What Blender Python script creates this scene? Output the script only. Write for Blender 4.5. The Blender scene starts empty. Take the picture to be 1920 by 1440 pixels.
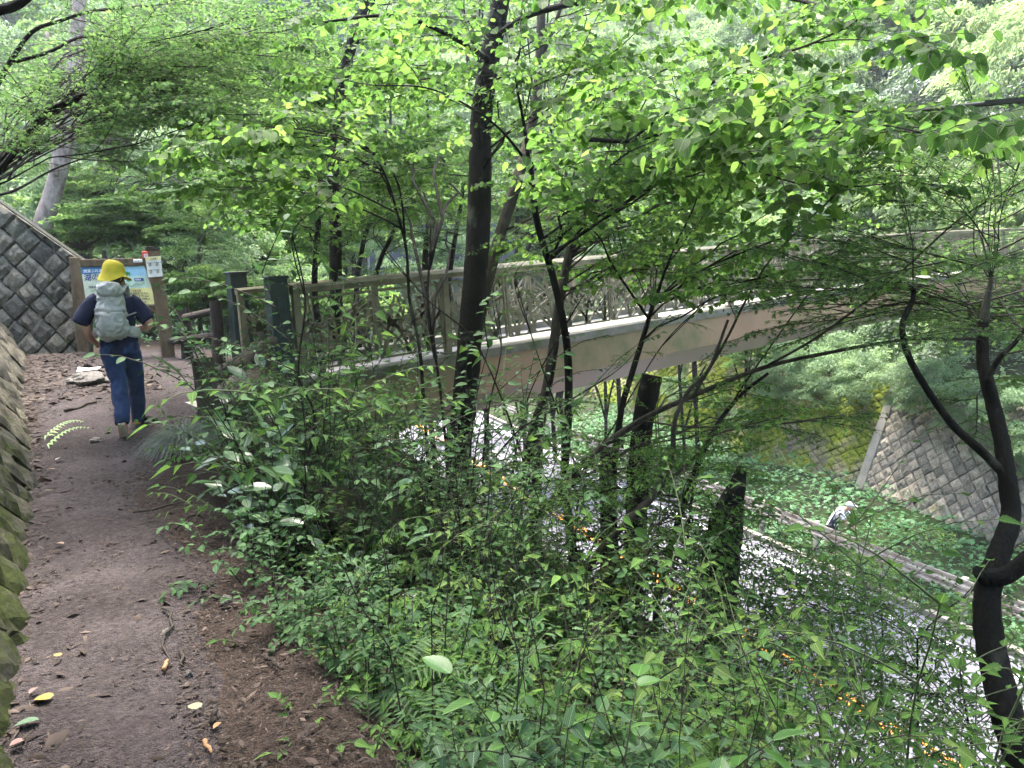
import bpy, bmesh, math, random
import numpy as np
from mathutils import Vector, Matrix, noise
R_ = math.radians
rng = np.random.default_rng(11)
random.seed(7)
SC = bpy.context.scene
COL = SC.collection

# ------------------------------------------------------------------ camera, sky, sun, exposure
F = 1400.0
YAW, PIT, ROL = R_(30), R_(8.33), R_(2.6)
fwd = np.array([math.sin(YAW)*math.cos(PIT), math.cos(YAW)*math.cos(PIT), -math.sin(PIT)])
_r0 = np.array([math.cos(YAW), -math.sin(YAW), 0.]); _u0 = np.cross(_r0, fwd)
rgt = _r0*math.cos(ROL)-_u0*math.sin(ROL); upv = np.cross(rgt, fwd)
CAM = np.array([0, 0, 1.45])
cd = bpy.data.cameras.new('camera'); cam = bpy.data.objects.new('camera', cd); COL.objects.link(cam)
m = Matrix.Identity(4)
for i in range(3):
    m[i][0], m[i][1], m[i][2], m[i][3] = rgt[i], upv[i], -fwd[i], CAM[i]
cam.matrix_world = m
cd.sensor_width = 36; cd.lens = 36*F/1920; cd.clip_start = .05; cd.clip_end = 600
SC.camera = cam
W = bpy.data.worlds.new('World'); SC.world = W; W.use_nodes = True
nt = W.node_tree; sky = nt.nodes.new('ShaderNodeTexSky'); sky.sky_type = 'NISHITA'; sky.sun_disc = False
SUN_EL, SUN_AZ = 70, 12          # sun high, to the right of the path (azimuth from +Y towards +X)
sky.sun_elevation = R_(SUN_EL); sky.sun_rotation = R_(SUN_AZ); sky.air_density = 1.3; sky.dust_density = 4.0; sky.ozone_density = .6
nt.nodes['Background'].inputs['Strength'].default_value = .15
nt.links.new(sky.outputs[0], nt.nodes['Background'].inputs[0])
sl = bpy.data.lights.new('sun', 'SUN'); sl.energy = 1.5; sl.angle = R_(18); sl.color = (1, .96, .9)
so = bpy.data.objects.new('sun', sl); COL.objects.link(so)
sd = Vector((math.sin(R_(SUN_AZ))*math.cos(R_(SUN_EL)), math.cos(R_(SUN_AZ))*math.cos(R_(SUN_EL)), math.sin(R_(SUN_EL))))
so.rotation_euler = sd.to_track_quat('Z', 'Y').to_euler()
SC.view_settings.view_transform = 'Standard'; SC.view_settings.look = 'None'; SC.view_settings.gamma = 1
SC.view_settings.use_curve_mapping = False
SC.view_settings.exposure = 3.15
SC.render.engine = 'CYCLES'
cy = SC.cycles
cy.use_denoising = True; cy.max_bounces = 6; cy.diffuse_bounces = 4; cy.glossy_bounces = 2; cy.transmission_bounces = 4
cy.transparent_max_bounces = 4; cy.caustics_reflective = False; cy.caustics_refractive = False
cy.sample_clamp_indirect = 6; cy.use_adaptive_sampling = True; cy.adaptive_threshold = .02; cy.volume_bounces = 1

def P(px, py, d):
    return CAM + d*(fwd+rgt*(px-960)/F+upv*(720-py)/F)
def G(px, py, z):
    v = fwd+rgt*(px-960)/F+upv*(720-py)/F
    return CAM+v*(z-CAM[2])/v[2]
def proj(p):
    q = np.asarray(p)-CAM; d = q@fwd
    return 960+F*(q@rgt)/d, 720-F*(q@upv)/d, d

# ------------------------------------------------------------------ helpers
def link(o, parent=None):
    COL.objects.link(o)
    if parent is not None: o.parent = parent
    return o
def tag(o, label=None, cat=None, group=None, kind=None):
    if label: o['label'] = label
    if cat: o['category'] = cat
    if group: o['group'] = group
    if kind: o['kind'] = kind
    return o
def empty(name, loc=(0, 0, 0), rz=0.):
    o = bpy.data.objects.new(name, None); o.location = [float(v) for v in loc]; o.rotation_euler = (0, 0, rz); o.empty_display_size = .1
    return link(o)
def mesh_obj(name, V, Fc, mat, parent=None, tint=None, smooth=False, uv=None, mats=None, mi=None):
    me = bpy.data.meshes.new(name)
    V = np.asarray(V, dtype=np.float32)
    if isinstance(Fc, np.ndarray):
        n, k = Fc.shape
        me.vertices.add(len(V)); me.vertices.foreach_set('co', V.ravel())
        me.loops.add(n*k); me.loops.foreach_set('vertex_index', Fc.astype(np.int32).ravel())
        me.polygons.add(n); me.polygons.foreach_set('loop_start', np.arange(0, n*k, k, dtype=np.int32))
        try: me.polygons.foreach_set('loop_total', np.full(n, k, dtype=np.int32))
        except Exception: pass
        me.update(calc_edges=True)
    else:
        me.from_pydata(V.tolist(), [], Fc); me.update()
    if tint is not None:
        a = me.attributes.new('tint', 'FLOAT', 'POINT'); a.data.foreach_set('value', np.asarray(tint, dtype=np.float32))
    if uv is not None:
        l = me.uv_layers.new(name='UVMap'); vi = np.empty(len(me.loops), dtype=np.int32); me.loops.foreach_get('vertex_index', vi)
        l.data.foreach_set('uv', np.asarray(uv, dtype=np.float32)[vi].ravel())
    for mm in (mats or [mat]): me.materials.append(mm)
    if mi is not None: me.polygons.foreach_set('material_index', np.asarray(mi, dtype=np.int32))
    if smooth: me.polygons.foreach_set('use_smooth', np.ones(len(me.polygons), dtype=bool))
    o = bpy.data.objects.new(name, me)
    return link(o, parent)
def share(name, me, parent=None, loc=None, rot=None, scale=None, mat4=None):
    o = bpy.data.objects.new(name, me)
    if mat4 is not None: o.matrix_local = mat4
    if loc is not None: o.location = [float(v) for v in loc]
    if rot is not None: o.rotation_euler = rot
    if scale is not None: o.scale = scale
    return link(o, parent)
class MB:
    def __init__(s): s.V = []; s.F = []; s.M = []
    def add(s, V, Fc, mi=0):
        b = len(s.V); s.V += [tuple(float(c) for c in v) for v in V]; s.F += [tuple(i+b for i in f) for f in Fc]; s.M += [mi]*len(Fc)
    def box(s, c, sz, rz=0., mi=0, rm=None):
        x, y, z = [v/2 for v in sz]
        V = [Vector((a*x, b*y, d*z)) for a in (-1, 1) for b in (-1, 1) for d in (-1, 1)]
        M3 = rm if rm is not None else Matrix.Rotation(rz, 3, 'Z')
        V = [M3 @ v + Vector(c) for v in V]
        s.add(V, [(0, 1, 3, 2), (4, 6, 7, 5), (0, 4, 5, 1), (2, 3, 7, 6), (0, 2, 6, 4), (1, 5, 7, 3)], mi)
    def bar(s, a, b, w, h, mi=0, up=(0, 0, 1)):
        a, b = Vector(a), Vector(b); d = b-a; L = d.length; d.normalize()
        u = Vector(up); x = d.cross(u)
        if x.length < 1e-4: x = d.cross(Vector((1, 0, 0)))
        x.normalize(); u = x.cross(d)
        M3 = Matrix((x, d, u)).transposed()
        s.box((a+b)/2, (w, L, h), mi=mi, rm=M3)
    def tube(s, pts, rad, n=8, mi=0, rough=0., sq=1.0, cap=True):
        V, Fc = tube(pts, rad, n, rough, sq, cap); s.add(V, Fc, mi)
    def build(s, name, mat, parent=None, smooth=False, mats=None):
        o = mesh_obj(name, s.V, s.F, mat, parent, smooth=smooth, mats=mats, mi=s.M if mats else None)
        return o
def bevel(o, w=.008, seg=1):
    b = o.modifiers.new('bevel', 'BEVEL'); b.width = w; b.segments = seg; b.limit_method = 'ANGLE'
    return o
def catmull(pts, per=6):
    p = [np.array(q, dtype=float) for q in pts]
    if len(p) < 3: return np.array([p[0]+(p[1]-p[0])*t for t in np.linspace(0, 1, per+1)])
    p = [2*p[0]-p[1]]+p+[2*p[-1]-p[-2]]
    out = []
    for i in range(1, len(p)-2):
        for k in range(per):
            t = k/per
            out.append(.5*((2*p[i])+(-p[i-1]+p[i+1])*t+(2*p[i-1]-5*p[i]+4*p[i+1]-p[i+2])*t*t+(-p[i-1]+3*p[i]-3*p[i+1]+p[i+2])*t**3))
    out.append(p[-2]); return np.array(out)
def tube(pts, rad, n=8, rough=0., sq=1.0, cap=True):
    pts = np.asarray(pts, dtype=float); K = len(pts)
    rad = np.interp(np.linspace(0, 1, K), np.linspace(0, 1, len(rad)), rad) if not np.isscalar(rad) else np.full(K, rad)
    T = np.gradient(pts, axis=0); T /= np.linalg.norm(T, axis=1)[:, None]+1e-9
    ref = np.array([0, 0, 1.]) if abs(T[0][2]) < .9 else np.array([1., 0, 0])
    a = np.cross(T[0], ref); a /= np.linalg.norm(a)
    V = []; ang = np.linspace(0, 2*np.pi, n, endpoint=False)
    for i in range(K):
        a = a-T[i]*(a@T[i]); a /= np.linalg.norm(a)+1e-9; b = np.cross(T[i], a)
        r = rad[i]*np.ones(n)
        if rough: r = r*(1+rough*(rng.random(n)-.5)*.7+rough*np.sin(ang*3+i*.35)*.35)
        V.append(pts[i]+np.outer(np.cos(ang)*r, a)+np.outer(np.sin(ang)*r*sq, b))
    V = np.concatenate(V)
    Fc = [(i*n+j, i*n+(j+1) % n, (i+1)*n+(j+1) % n, (i+1)*n+j) for i in range(K-1) for j in range(n)]
    if cap: Fc += [tuple(range(n-1, -1, -1)), tuple((K-1)*n+j for j in range(n))]
    return V, Fc
def tubes_np(segs, n=3):
    """many thin tapered twigs -> one quad soup. segs: list of (pts Kx3, r0, r1)"""
    VV = []; FF = []; b = 0
    for pts, r0, r1 in segs:
        K = len(pts)
        T = pts[-1]-pts[0]; T = T/(np.linalg.norm(T)+1e-9)
        ref = np.array([0, 0, 1.]) if abs(T[2]) < .9 else np.array([1., 0, 0])
        a = np.cross(T, ref); a /= np.linalg.norm(a)+1e-9; c = np.cross(T, a)
        ang = np.arange(n)*2*np.pi/n
        r = np.linspace(r0, r1, K)
        ring = np.cos(ang)[:, None]*a+np.sin(ang)[:, None]*c
        VV.append((pts[:, None, :]+r[:, None, None]*ring[None]).reshape(-1, 3))
        i, j = np.meshgrid(np.arange(K-1), np.arange(n), indexing='ij'); i = i.ravel(); j = j.ravel(); j2 = (j+1) % n
        FF.append(np.stack([i*n+j, i*n+j2, (i+1)*n+j2, (i+1)*n+j], 1)+b); b += K*n
    return np.concatenate(VV), np.concatenate(FF)
def nz(x, y, s=1., o=0.):
    """cheap smooth value noise in numpy, about -1..1"""
    x = np.asarray(x)*s+o*13.7; y = np.asarray(y)*s-o*7.3
    return (np.sin(x*1.3+1.7*np.sin(y*.9+o))+np.sin(y*1.7+1.3*np.sin(x*1.1+2*o))+np.sin((x+y)*.8+1.1*np.sin(x*1.9-y*1.3)))/3
def sst(a, b, x):
    t = np.clip((np.asarray(x, dtype=float)-a)/(b-a), 0, 1); return t*t*(3-2*t)

# ------------------------------------------------------------------ materials
def new_mat(name):
    mt = bpy.data.materials.new(name); mt.use_nodes = True
    n = mt.node_tree.nodes; b = n['Principled BSDF']
    return mt, mt.node_tree, b
def N(t, typ, **kw):
    n = t.nodes.new(typ)
    for k, v in kw.items():
        if k in n.inputs: n.inputs[k].default_value = v
        else: setattr(n, k, v)
    return n
def ramp(t, fac, stops):
    r = t.nodes.new('ShaderNodeValToRGB'); e = r.color_ramp.elements
    e[0].position, e[0].color = stops[0][0], (*stops[0][1], 1)
    e[1].position, e[1].color = stops[-1][0], (*stops[-1][1], 1)
    for p, c in stops[1:-1]:
        q = e.new(p); q.color = (*c, 1)
    t.links.new(fac, r.inputs[0]); return r.outputs[0]
def mixc(t, fac, a, b, typ='MIX'):
    n = t.nodes.new('ShaderNodeMix'); n.data_type = 'RGBA'; n.blend_type = typ
    for s, v in ((n.inputs[0], fac), (n.inputs[6], a), (n.inputs[7], b)):
        if hasattr(v, 'is_output') or isinstance(v, bpy.types.NodeSocket): t.links.new(v, s)
        elif isinstance(v, (int, float)): s.default_value = v
        else: s.default_value = (*v, 1)
    return n.outputs[2]
def solid(name, c, rough=.7, var=.25, sc=6., bump=.3, bs=40., spec=.3, dirt=None, dsc=2.5, metal=0., obj=True):
    """painted/plain surface with grain, blotches and optional dirt colour"""
    mt, t, b = new_mat(name)
    tc = N(t, 'ShaderNodeTexCoord'); src = tc.outputs['Object'] if obj else N(t, 'ShaderNodeNewGeometry').outputs['Position']
    n1 = N(t, 'ShaderNodeTexNoise', Scale=sc, Detail=6., Roughness=.65); t.links.new(src, n1.inputs['Vector'])
    lo = tuple(max(0, v*(1-var)) for v in c); hi = tuple(min(1, v*(1+var)) for v in c)
    col = ramp(t, n1.outputs[0], [(.3, lo), (.7, hi)])
    if dirt:
        n2 = N(t, 'ShaderNodeTexNoise', Scale=dsc, Detail=8., Roughness=.7); t.links.new(src, n2.inputs['Vector'])
        mk = ramp(t, n2.outputs[0], [(.45, (0, 0, 0)), (.65, (1, 1, 1))])
        col = mixc(t, mk, col, dirt)
    t.links.new(col, b.inputs['Base Color'])
    b.inputs['Roughness'].default_value = rough; b.inputs['Specular IOR Level'].default_value = spec; b.inputs['Metallic'].default_value = metal
    n3 = N(t, 'ShaderNodeTexNoise', Scale=bs, Detail=5., Roughness=.7); t.links.new(src, n3.inputs['Vector'])
    bp = N(t, 'ShaderNodeBump', Strength=bump, Distance=.01); t.links.new(n3.outputs[0], bp.inputs['Height']); t.links.new(bp.outputs[0], b.inputs['Normal'])
    return mt
def leaf_mat(name, dark, mid, light, trans=.4, rough=.45, spec=.4, vein=0., yel=None):
    mt, t, b = new_mat(name)
    at = N(t, 'ShaderNodeAttribute', attribute_name='tint')
    st = [(0., dark), (.5, mid), (.93, light)]
    if yel: st.append((.985, yel))
    else: st.append((1., light))
    col = ramp(t, at.outputs['Fac'], st)
    if vein:
        uv = N(t, 'ShaderNodeUVMap'); sp = N(t, 'ShaderNodeSeparateXYZ'); t.links.new(uv.outputs[0], sp.inputs[0])
        a = N(t, 'ShaderNodeMath', operation='ABSOLUTE'); s1 = N(t, 'ShaderNodeMath', operation='SUBTRACT'); t.links.new(sp.outputs[0], s1.inputs[0]); s1.inputs[1].default_value = .5
        t.links.new(s1.outputs[0], a.inputs[0])
        k = N(t, 'ShaderNodeMath', operation='MULTIPLY_ADD'); t.links.new(a.outputs[0], k.inputs[0]); k.inputs[1].default_value = -1.1; t.links.new(sp.outputs[1], k.inputs[2])
        w = N(t, 'ShaderNodeMath', operation='MULTIPLY'); t.links.new(k.outputs[0], w.inputs[0]); w.inputs[1].default_value = 44.
        sn = N(t, 'ShaderNodeMath', operation='SINE'); t.links.new(w.outputs[0], sn.inputs[0])
        mr = N(t, 'ShaderNodeMapRange'); t.links.new(sn.outputs[0], mr.inputs[0]); mr.inputs[1].default_value = .75; mr.inputs[2].default_value = 1.; mr.inputs[3].default_value = 0; mr.inputs[4].default_value = vein
        mr2 = N(t, 'ShaderNodeMapRange'); t.links.new(a.outputs[0], mr2.inputs[0]); mr2.inputs[1].default_value = .012; mr2.inputs[2].default_value = .03; mr2.inputs[3].default_value = vein*1.6; mr2.inputs[4].default_value = 0
        mx = N(t, 'ShaderNodeMath', operation='MAXIMUM'); t.links.new(mr.outputs[0], mx.inputs[0]); t.links.new(mr2.outputs[0], mx.inputs[1])
        col = mixc(t, mx.outputs[0], col, tuple(min(1, v*2.2) for v in light))
        bp = N(t, 'ShaderNodeBump', Strength=.5, Distance=.004, invert=True); t.links.new(mx.outputs[0], bp.inputs['Height']); t.links.new(bp.outputs[0], b.inputs['Normal'])
    t.links.new(col, b.inputs['Base Color']); b.inputs['Roughness'].default_value = rough; b.inputs['Specular IOR Level'].default_value = spec
    tr = N(t, 'ShaderNodeBsdfTranslucent')
    hs = N(t, 'ShaderNodeHueSaturation', Hue=.49, Saturation=1.0, Value=1.9); t.links.new(col, hs.inputs['Color']); t.links.new(hs.outputs[0], tr.inputs[0])
    mx = N(t, 'ShaderNodeMixShader'); mx.inputs[0].default_value = trans
    t.links.new(b.outputs[0], mx.inputs[1]); t.links.new(tr.outputs[0], mx.inputs[2]); t.links.new(mx.outputs[0], t.nodes['Material Output'].inputs[0])
    return mt
M = {}
def ground_mat(name, dk, md, lt, green=None):
    mt, t, b = new_mat(name); g = N(t, 'ShaderNodeNewGeometry')
    n1 = N(t, 'ShaderNodeTexNoise', Scale=1.1, Detail=8., Roughness=.65); n2 = N(t, 'ShaderNodeTexNoise', Scale=38., Detail=8., Roughness=.8)
    n3 = N(t, 'ShaderNodeTexVoronoi', Scale=120.)
    for n in (n1, n2, n3): t.links.new(g.outputs['Position'], n.inputs['Vector'])
    c = ramp(t, n1.outputs[0], [(.35, dk), (.52, md), (.7, lt)])
    c2 = ramp(t, n2.outputs[0], [(.32, (.28, .25, .25)), (.5, (.95, .95, .95)), (.72, (1.9, 1.8, 1.75))])
    c = mixc(t, 1., c, c2, 'MULTIPLY')
    if green:
        n4 = N(t, 'ShaderNodeTexNoise', Scale=.6, Detail=7., Roughness=.7); t.links.new(g.outputs['Position'], n4.inputs['Vector'])
        c = mixc(t, ramp(t, n4.outputs[0], [(.42, (0, 0, 0)), (.55, (1, 1, 1))]), c, green)
    t.links.new(c, b.inputs['Base Color']); b.inputs['Roughness'].default_value = .93; b.inputs['Specular IOR Level'].default_value = .15
    ad = N(t, 'ShaderNodeMath', operation='ADD'); t.links.new(n2.outputs[0], ad.inputs[0]); t.links.new(n3.outputs[0], ad.inputs[1])
    bp = N(t, 'ShaderNodeBump', Strength=.9, Distance=.02); t.links.new(ad.outputs[0], bp.inputs['Height']); t.links.new(bp.outputs[0], b.inputs['Normal'])
    return mt
M['path'] = ground_mat('path_soil', (.036, .029, .028), (.062, .051, .050), (.095, .08, .079))
M['soil'] = ground_mat('forest_soil', (.03, .021, .016), (.05, .036, .028), (.08, .058, .045))
M['hill'] = ground_mat('hill_soil', (.02, .022, .014), (.035, .04, .022), (.05, .06, .03), green=(.03, .055, .015))
def bark_mat(name, c1, c2, moss=None, sc=9., mossiness=.55):
    mt, t, b = new_mat(name); g = N(t, 'ShaderNodeNewGeometry')
    mp = N(t, 'ShaderNodeMapping'); mp.inputs['Scale'].default_value = (1, 1, .35); t.links.new(g.outputs['Position'], mp.inputs[0])
    n1 = N(t, 'ShaderNodeTexNoise', Scale=sc, Detail=9., Roughness=.7); t.links.new(mp.outputs[0], n1.inputs['Vector'])
    n2 = N(t, 'ShaderNodeTexNoise', Scale=45., Detail=6., Roughness=.75); t.links.new(mp.outputs[0], n2.inputs['Vector'])
    c = ramp(t, n1.outputs[0], [(.35, c1), (.65, c2)])
    if moss:
        n4 = N(t, 'ShaderNodeTexNoise', Scale=3.5, Detail=6.); t.links.new(g.outputs['Position'], n4.inputs['Vector'])
        c = mixc(t, ramp(t, n4.outputs[0], [(mossiness, (0, 0, 0)), (mossiness+.1, (1, 1, 1))]), c, moss)
    t.links.new(c, b.inputs['Base Color']); b.inputs['Roughness'].default_value = .9; b.inputs['Specular IOR Level'].default_value = .2
    bp = N(t, 'ShaderNodeBump', Strength=1., Distance=.03); t.links.new(n2.outputs[0], bp.inputs['Height']); t.links.new(bp.outputs[0], b.inputs['Normal'])
    return mt
M['bark_dark'] = bark_mat('bark_dark', (.006, .005, .004), (.020, .016, .012), (.085, .085, .065), mossiness=.585)
M['bark_mid'] = bark_mat('bark_mid', (.028, .023, .018), (.085, .07, .055), (.05, .06, .02), mossiness=.6)
M['bark_pale'] = bark_mat('bark_pale', (.17, .12, .10), (.42, .34, .30), (.09, .10, .04), mossiness=.58)
M['twig'] = solid('twig', (.028, .022, .016), .85, .4, 20)
M['stem_green'] = solid('stem_green', (.07, .09, .04), .7, .3, 20)
def stone_mat(name, lo, hi, moss, mscale, m0, m1, zlo=None):
    mt, t, b = new_mat(name); g = N(t, 'ShaderNodeNewGeometry')
    n1 = N(t, 'ShaderNodeTexNoise', Scale=5., Detail=9., Roughness=.7); n2 = N(t, 'ShaderNodeTexNoise', Scale=60., Detail=8., Roughness=.8)
    n4 = N(t, 'ShaderNodeTexNoise', Scale=mscale, Detail=7., Roughness=.65)
    for n in (n1, n2, n4): t.links.new(g.outputs['Position'], n.inputs['Vector'])
    oi = N(t, 'ShaderNodeObjectInfo')
    c = ramp(t, n1.outputs[0], [(.35, lo), (.68, hi)])
    hv = ramp(t, oi.outputs['Random'], [(0, (.55, .56, .55)), (.5, (.95, .95, .93)), (1, (1.42, 1.36, 1.25))])
    c = mixc(t, 1., c, hv, 'MULTIPLY')
    c = mixc(t, .6, c, ramp(t, n2.outputs[0], [(.3, (.35, .35, .35)), (.65, (1.3, 1.3, 1.3))]), 'MULTIPLY')
    f = n4.outputs[0]
    if zlo is not None:      # moss cover grades along one world axis
        sp = N(t, 'ShaderNodeSeparateXYZ'); t.links.new(g.outputs['Position'], sp.inputs[0])
        mr = N(t, 'ShaderNodeMapRange'); t.links.new(sp.outputs[zlo[0]], mr.inputs[0]); mr.inputs[1].default_value = zlo[1]; mr.inputs[2].default_value = zlo[2]; mr.inputs[3].default_value = zlo[3]; mr.inputs[4].default_value = zlo[4]
        ad = N(t, 'ShaderNodeMath', operation='ADD'); t.links.new(f, ad.inputs[0]); t.links.new(mr.outputs[0], ad.inputs[1]); f = ad.outputs[0]
    mk = ramp(t, f, [(m0, (0, 0, 0)), (m1, (1, 1, 1))])
    n5 = N(t, 'ShaderNodeTexNoise', Scale=14., Detail=6.); t.links.new(g.outputs['Position'], n5.inputs['Vector'])
    mc = ramp(t, n5.outputs[0], [(.3, tuple(v*.45 for v in moss)), (.7, moss)])
    c = mixc(t, mk, c, mc)
    n6 = N(t, 'ShaderNodeTexNoise', Scale=26., Detail=9., Roughness=.8); t.links.new(g.outputs['Position'], n6.inputs['Vector'])
    c = mixc(t, .6, c, ramp(t, n6.outputs[0], [(.36, (.3, .3, .3)), (.5, (.95, .95, .95)), (.66, (1.75, 1.75, 1.6))]), 'MULTIPLY')
    t.links.new(c, b.inputs['Base Color']); b.inputs['Roughness'].default_value = .92; b.inputs['Specular IOR Level'].default_value = .2
    ad = N(t, 'ShaderNodeMath', operation='ADD'); t.links.new(n2.outputs[0], ad.inputs[0]); t.links.new(n1.outputs[0], ad.inputs[1])
    bp = N(t, 'ShaderNodeBump', Strength=1., Distance=.03); t.links.new(ad.outputs[0], bp.inputs['Height']); t.links.new(bp.outputs[0], b.inputs['Normal'])
    return mt
M['stone_near'] = stone_mat('stone_near', (.050, .047, .036), (.145, .135, .105), (.052, .068, .013), 4.5, .475, .60, ('Y', 4.5, 12.5, .10, -.22))
M['stone_face'] = stone_mat('stone_face', (.085, .08, .066), (.23, .215, .175), (.08, .10, .03), 2.5, .60, .72)
M['joint'] = solid('joint', (.018, .020, .013), .95, .5, 9, .8, 30)
M['stone_far'] = stone_mat('stone_far', (.22, .19, .165), (.46, .41, .34), (.22, .26, .03), 1.2, .64, .78)
M['stone_moss'] = stone_mat('stone_moss', (.14, .12, .10), (.25, .22, .17), (.23, .285, .03), .6, .37, .51)
M['concrete'] = solid('concrete', (.27, .25, .22), .9, .25, 3, .5, 40, dirt=(.10, .10, .07), dsc=1.5)
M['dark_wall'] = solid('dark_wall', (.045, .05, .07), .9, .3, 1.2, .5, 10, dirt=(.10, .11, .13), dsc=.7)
M['asphalt'] = solid('asphalt', (.125, .122, .142), .8, .15, 3, .5, 90, dirt=(.13, .13, .145), dsc=.5)
M['white_paint'] = solid('white_paint', (.7, .7, .68), .7, .15, 8, .2)
M['orange_paint'] = solid('orange_paint', (.75, .28, .04), .7, .25, 8, .2)
M['bridge_paint'] = solid('bridge_paint', (.185, .16, .10), .55, .2, 4, .15, 60, dirt=(.07, .072, .035), dsc=2.2)
M['girder'] = solid('girder_paint', (.255, .165, .10), .55, .16, 1.2, .15, 30, dirt=(.115, .11, .05), dsc=.6)
M['kerb'] = solid('kerb_concrete', (.15, .135, .11), .9, .3, 5, .6, 50, dirt=(.05, .07, .02), dsc=1.6)
M['girder2'] = solid('girder_inner', (.23, .19, .165), .35, .12, 1.2, .1, 30, dirt=(.17, .16, .12), dsc=.6, spec=.5)
M['deck'] = solid('deck', (.27, .245, .24), .85, .15, 4, .4, 60, dirt=(.12, .13, .08), dsc=1.2)
M['post_green'] = solid('post_green', (.018, .035, .034), .5, .3, 5, .3, 50, dirt=(.05, .055, .045), dsc=1.6)
M['log'] = bark_mat('log_wood', (.05, .042, .03), (.13, .11, .08), (.06, .07, .03), 7, .62)
M['log_end'] = solid('log_end', (.17, .15, .12), .9, .3, 20, .6, 60)
M['log_dark'] = bark_mat('log_dark', (.025, .02, .016), (.06, .05, .04), (.04, .045, .025), 7, .65)
M['wood'] = bark_mat('sign_wood', (.065, .045, .026), (.15, .108, .064), (.12, .11, .06), 6, .6)
M['rail_steel'] = solid('rail_steel', (.46, .42, .37), .6, .15, 6, .2, 60, dirt=(.16, .12, .09), dsc=3., metal=0.)
M['steel'] = solid('steel', (.35, .36, .36), .5, .15, 6, .1)
M['black'] = solid('black_rubber', (.012, .012, .013), .5, .2, 6, .1)
M['rock'] = stone_mat('rock', (.13, .12, .11), (.27, .25, .23), (.05, .06, .02), 3, .68, .8)
M['rock_moss'] = stone_mat('rock_moss', (.05, .042, .03), (.13, .11, .075), (.07, .08, .025), 3, .45, .6)
# leaves
M['l_shrub'] = leaf_mat('leaf_shrub', (.02, .052, .011), (.050, .112, .023), (.10, .19, .04), .36, .65, .15, vein=.35)
M['l_big'] = leaf_mat('leaf_big', (.035, .10, .02), (.06, .15, .03), (.10, .21, .05), .38, .35, .5, vein=.4)
M['l_gloss'] = leaf_mat('leaf_gloss', (.03, .07, .03), (.05, .11, .045), (.12, .19, .09), .15, .22, .6, vein=.3)
M['l_linden'] = leaf_mat('leaf_linden', (.022, .062, .012), (.048, .115, .022), (.105, .19, .035), .58, .6, .18, vein=.25, yel=(.42, .30, .02))
M['l_maple'] = leaf_mat('leaf_maple', (.028, .068, .02), (.055, .118, .032), (.10, .175, .045), .54, .6, .2)
M['l_lime'] = leaf_mat('leaf_lime', (.05, .11, .03), (.10, .18, .045), (.17, .26, .07), .56, .6, .2)
M['l_dark'] = leaf_mat('leaf_dark', (.022, .05, .022), (.045, .085, .04), (.09, .14, .065), .25, .4, .45)
M['l_pale'] = leaf_mat('leaf_pale', (.07, .13, .055), (.13, .21, .09), (.21, .31, .13), .45, .5, .35)
M['l_far'] = leaf_mat('leaf_far', (.07, .13, .05), (.13, .21, .08), (.22, .30, .11), .5, .6, .2)
M['l_cover'] = leaf_mat('leaf_cover', (.05, .13, .05), (.08, .20, .08), (.14, .28, .12), .4, .5, .3)
M['l_bamboo'] = leaf_mat('leaf_bamboo', (.09, .15, .055), (.17, .25, .10), (.29, .36, .15), .5, .5, .3)
M['l_grass'] = leaf_mat('leaf_grass', (.06, .09, .06), (.11, .15, .10), (.17, .21, .15), .3, .4, .4)
M['litter'] = leaf_mat('leaf_litter', (.02, .014, .011), (.055, .040, .032), (.15, .115, .09), .05, .8, .2)

# ------------------------------------------------------------------ leaf templates (unit length along +Y, width X, normal Z)
def fan(outline, mid=None, fold=.12, wid=1.):
    """leaf outline (right half, x>=0) -> two folded halves round the midrib"""
    pts = [(0, 0)]+outline+[(0, 1)]
    V = []; Fc = []
    for p in pts:                     # midrib + right + left
        V.append((p[0]*wid, p[1], abs(p[0])*fold-.10*p[1]**2))
    n = len(pts)
    for p in pts[1:-1]: V.append((-p[0]*wid, p[1], abs(p[0])*fold-.10*p[1]**2))
    mids = [.2, .4, .6, .8]; mb = len(V)
    for y in mids: V.append((0, y, -.10*y*y))
    def strip(idx, flip):
        ys = [V[i][1] for i in idx]; chain = [0]+[mb+k for k in range(len(mids))]+[n-1]
        a, b = 0, 0; T = []
        while a < len(idx)-1 or b < len(chain)-1:
            if b == len(chain)-1 or (a < len(idx)-1 and V[idx[a+1]][1] <= V[chain[b+1]][1]): T.append((idx[a], idx[a+1], chain[b])); a += 1
            else: T.append((idx[a], chain[b+1], chain[b])); b += 1
        T = [t for t in T if len(set(t)) == 3]
        return [t[::-1] for t in T] if flip else T
    ri = [0]+list(range(1, n-1))+[n-1]; li = [0]+list(range(n, n+n-2))+[n-1]
    Fc = strip(ri, False)+strip(li, True)
    V = np.array(V); uv = np.stack([V[:, 0]/max(1e-6, np.abs(V[:, 0]).max())*.5+.5, V[:, 1]], 1)
    return V, np.array(Fc), uv
def serr(base, depth=.03):
    out = []
    for i, (x, y) in enumerate(base[:-1]):
        x2, y2 = base[i+1]; out.append((x, y)); out.append(((x+x2)/2-depth, (y+y2)/2+.012))
    out.append(base[-1]); return out
T_ = {}
T_['shrub'] = fan(serr([(.13, .02), (.24, .12), (.27, .25), (.235, .40), (.18, .55), (.115, .70), (.055, .85)], .035), fold=.4)
T_['oval'] = fan([(.13, .05), (.25, .2), (.31, .4), (.28, .6), (.18, .8), (.07, .93)], fold=.3)
T_['gloss'] = fan([(.10, .06), (.2, .25), (.24, .45), (.2, .68), (.1, .87)], fold=.3)
T_['round'] = fan([(.25, -.06), (.45, .08), (.52, .32), (.46, .58), (.28, .82), (.08, .95)], fold=.22)
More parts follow.
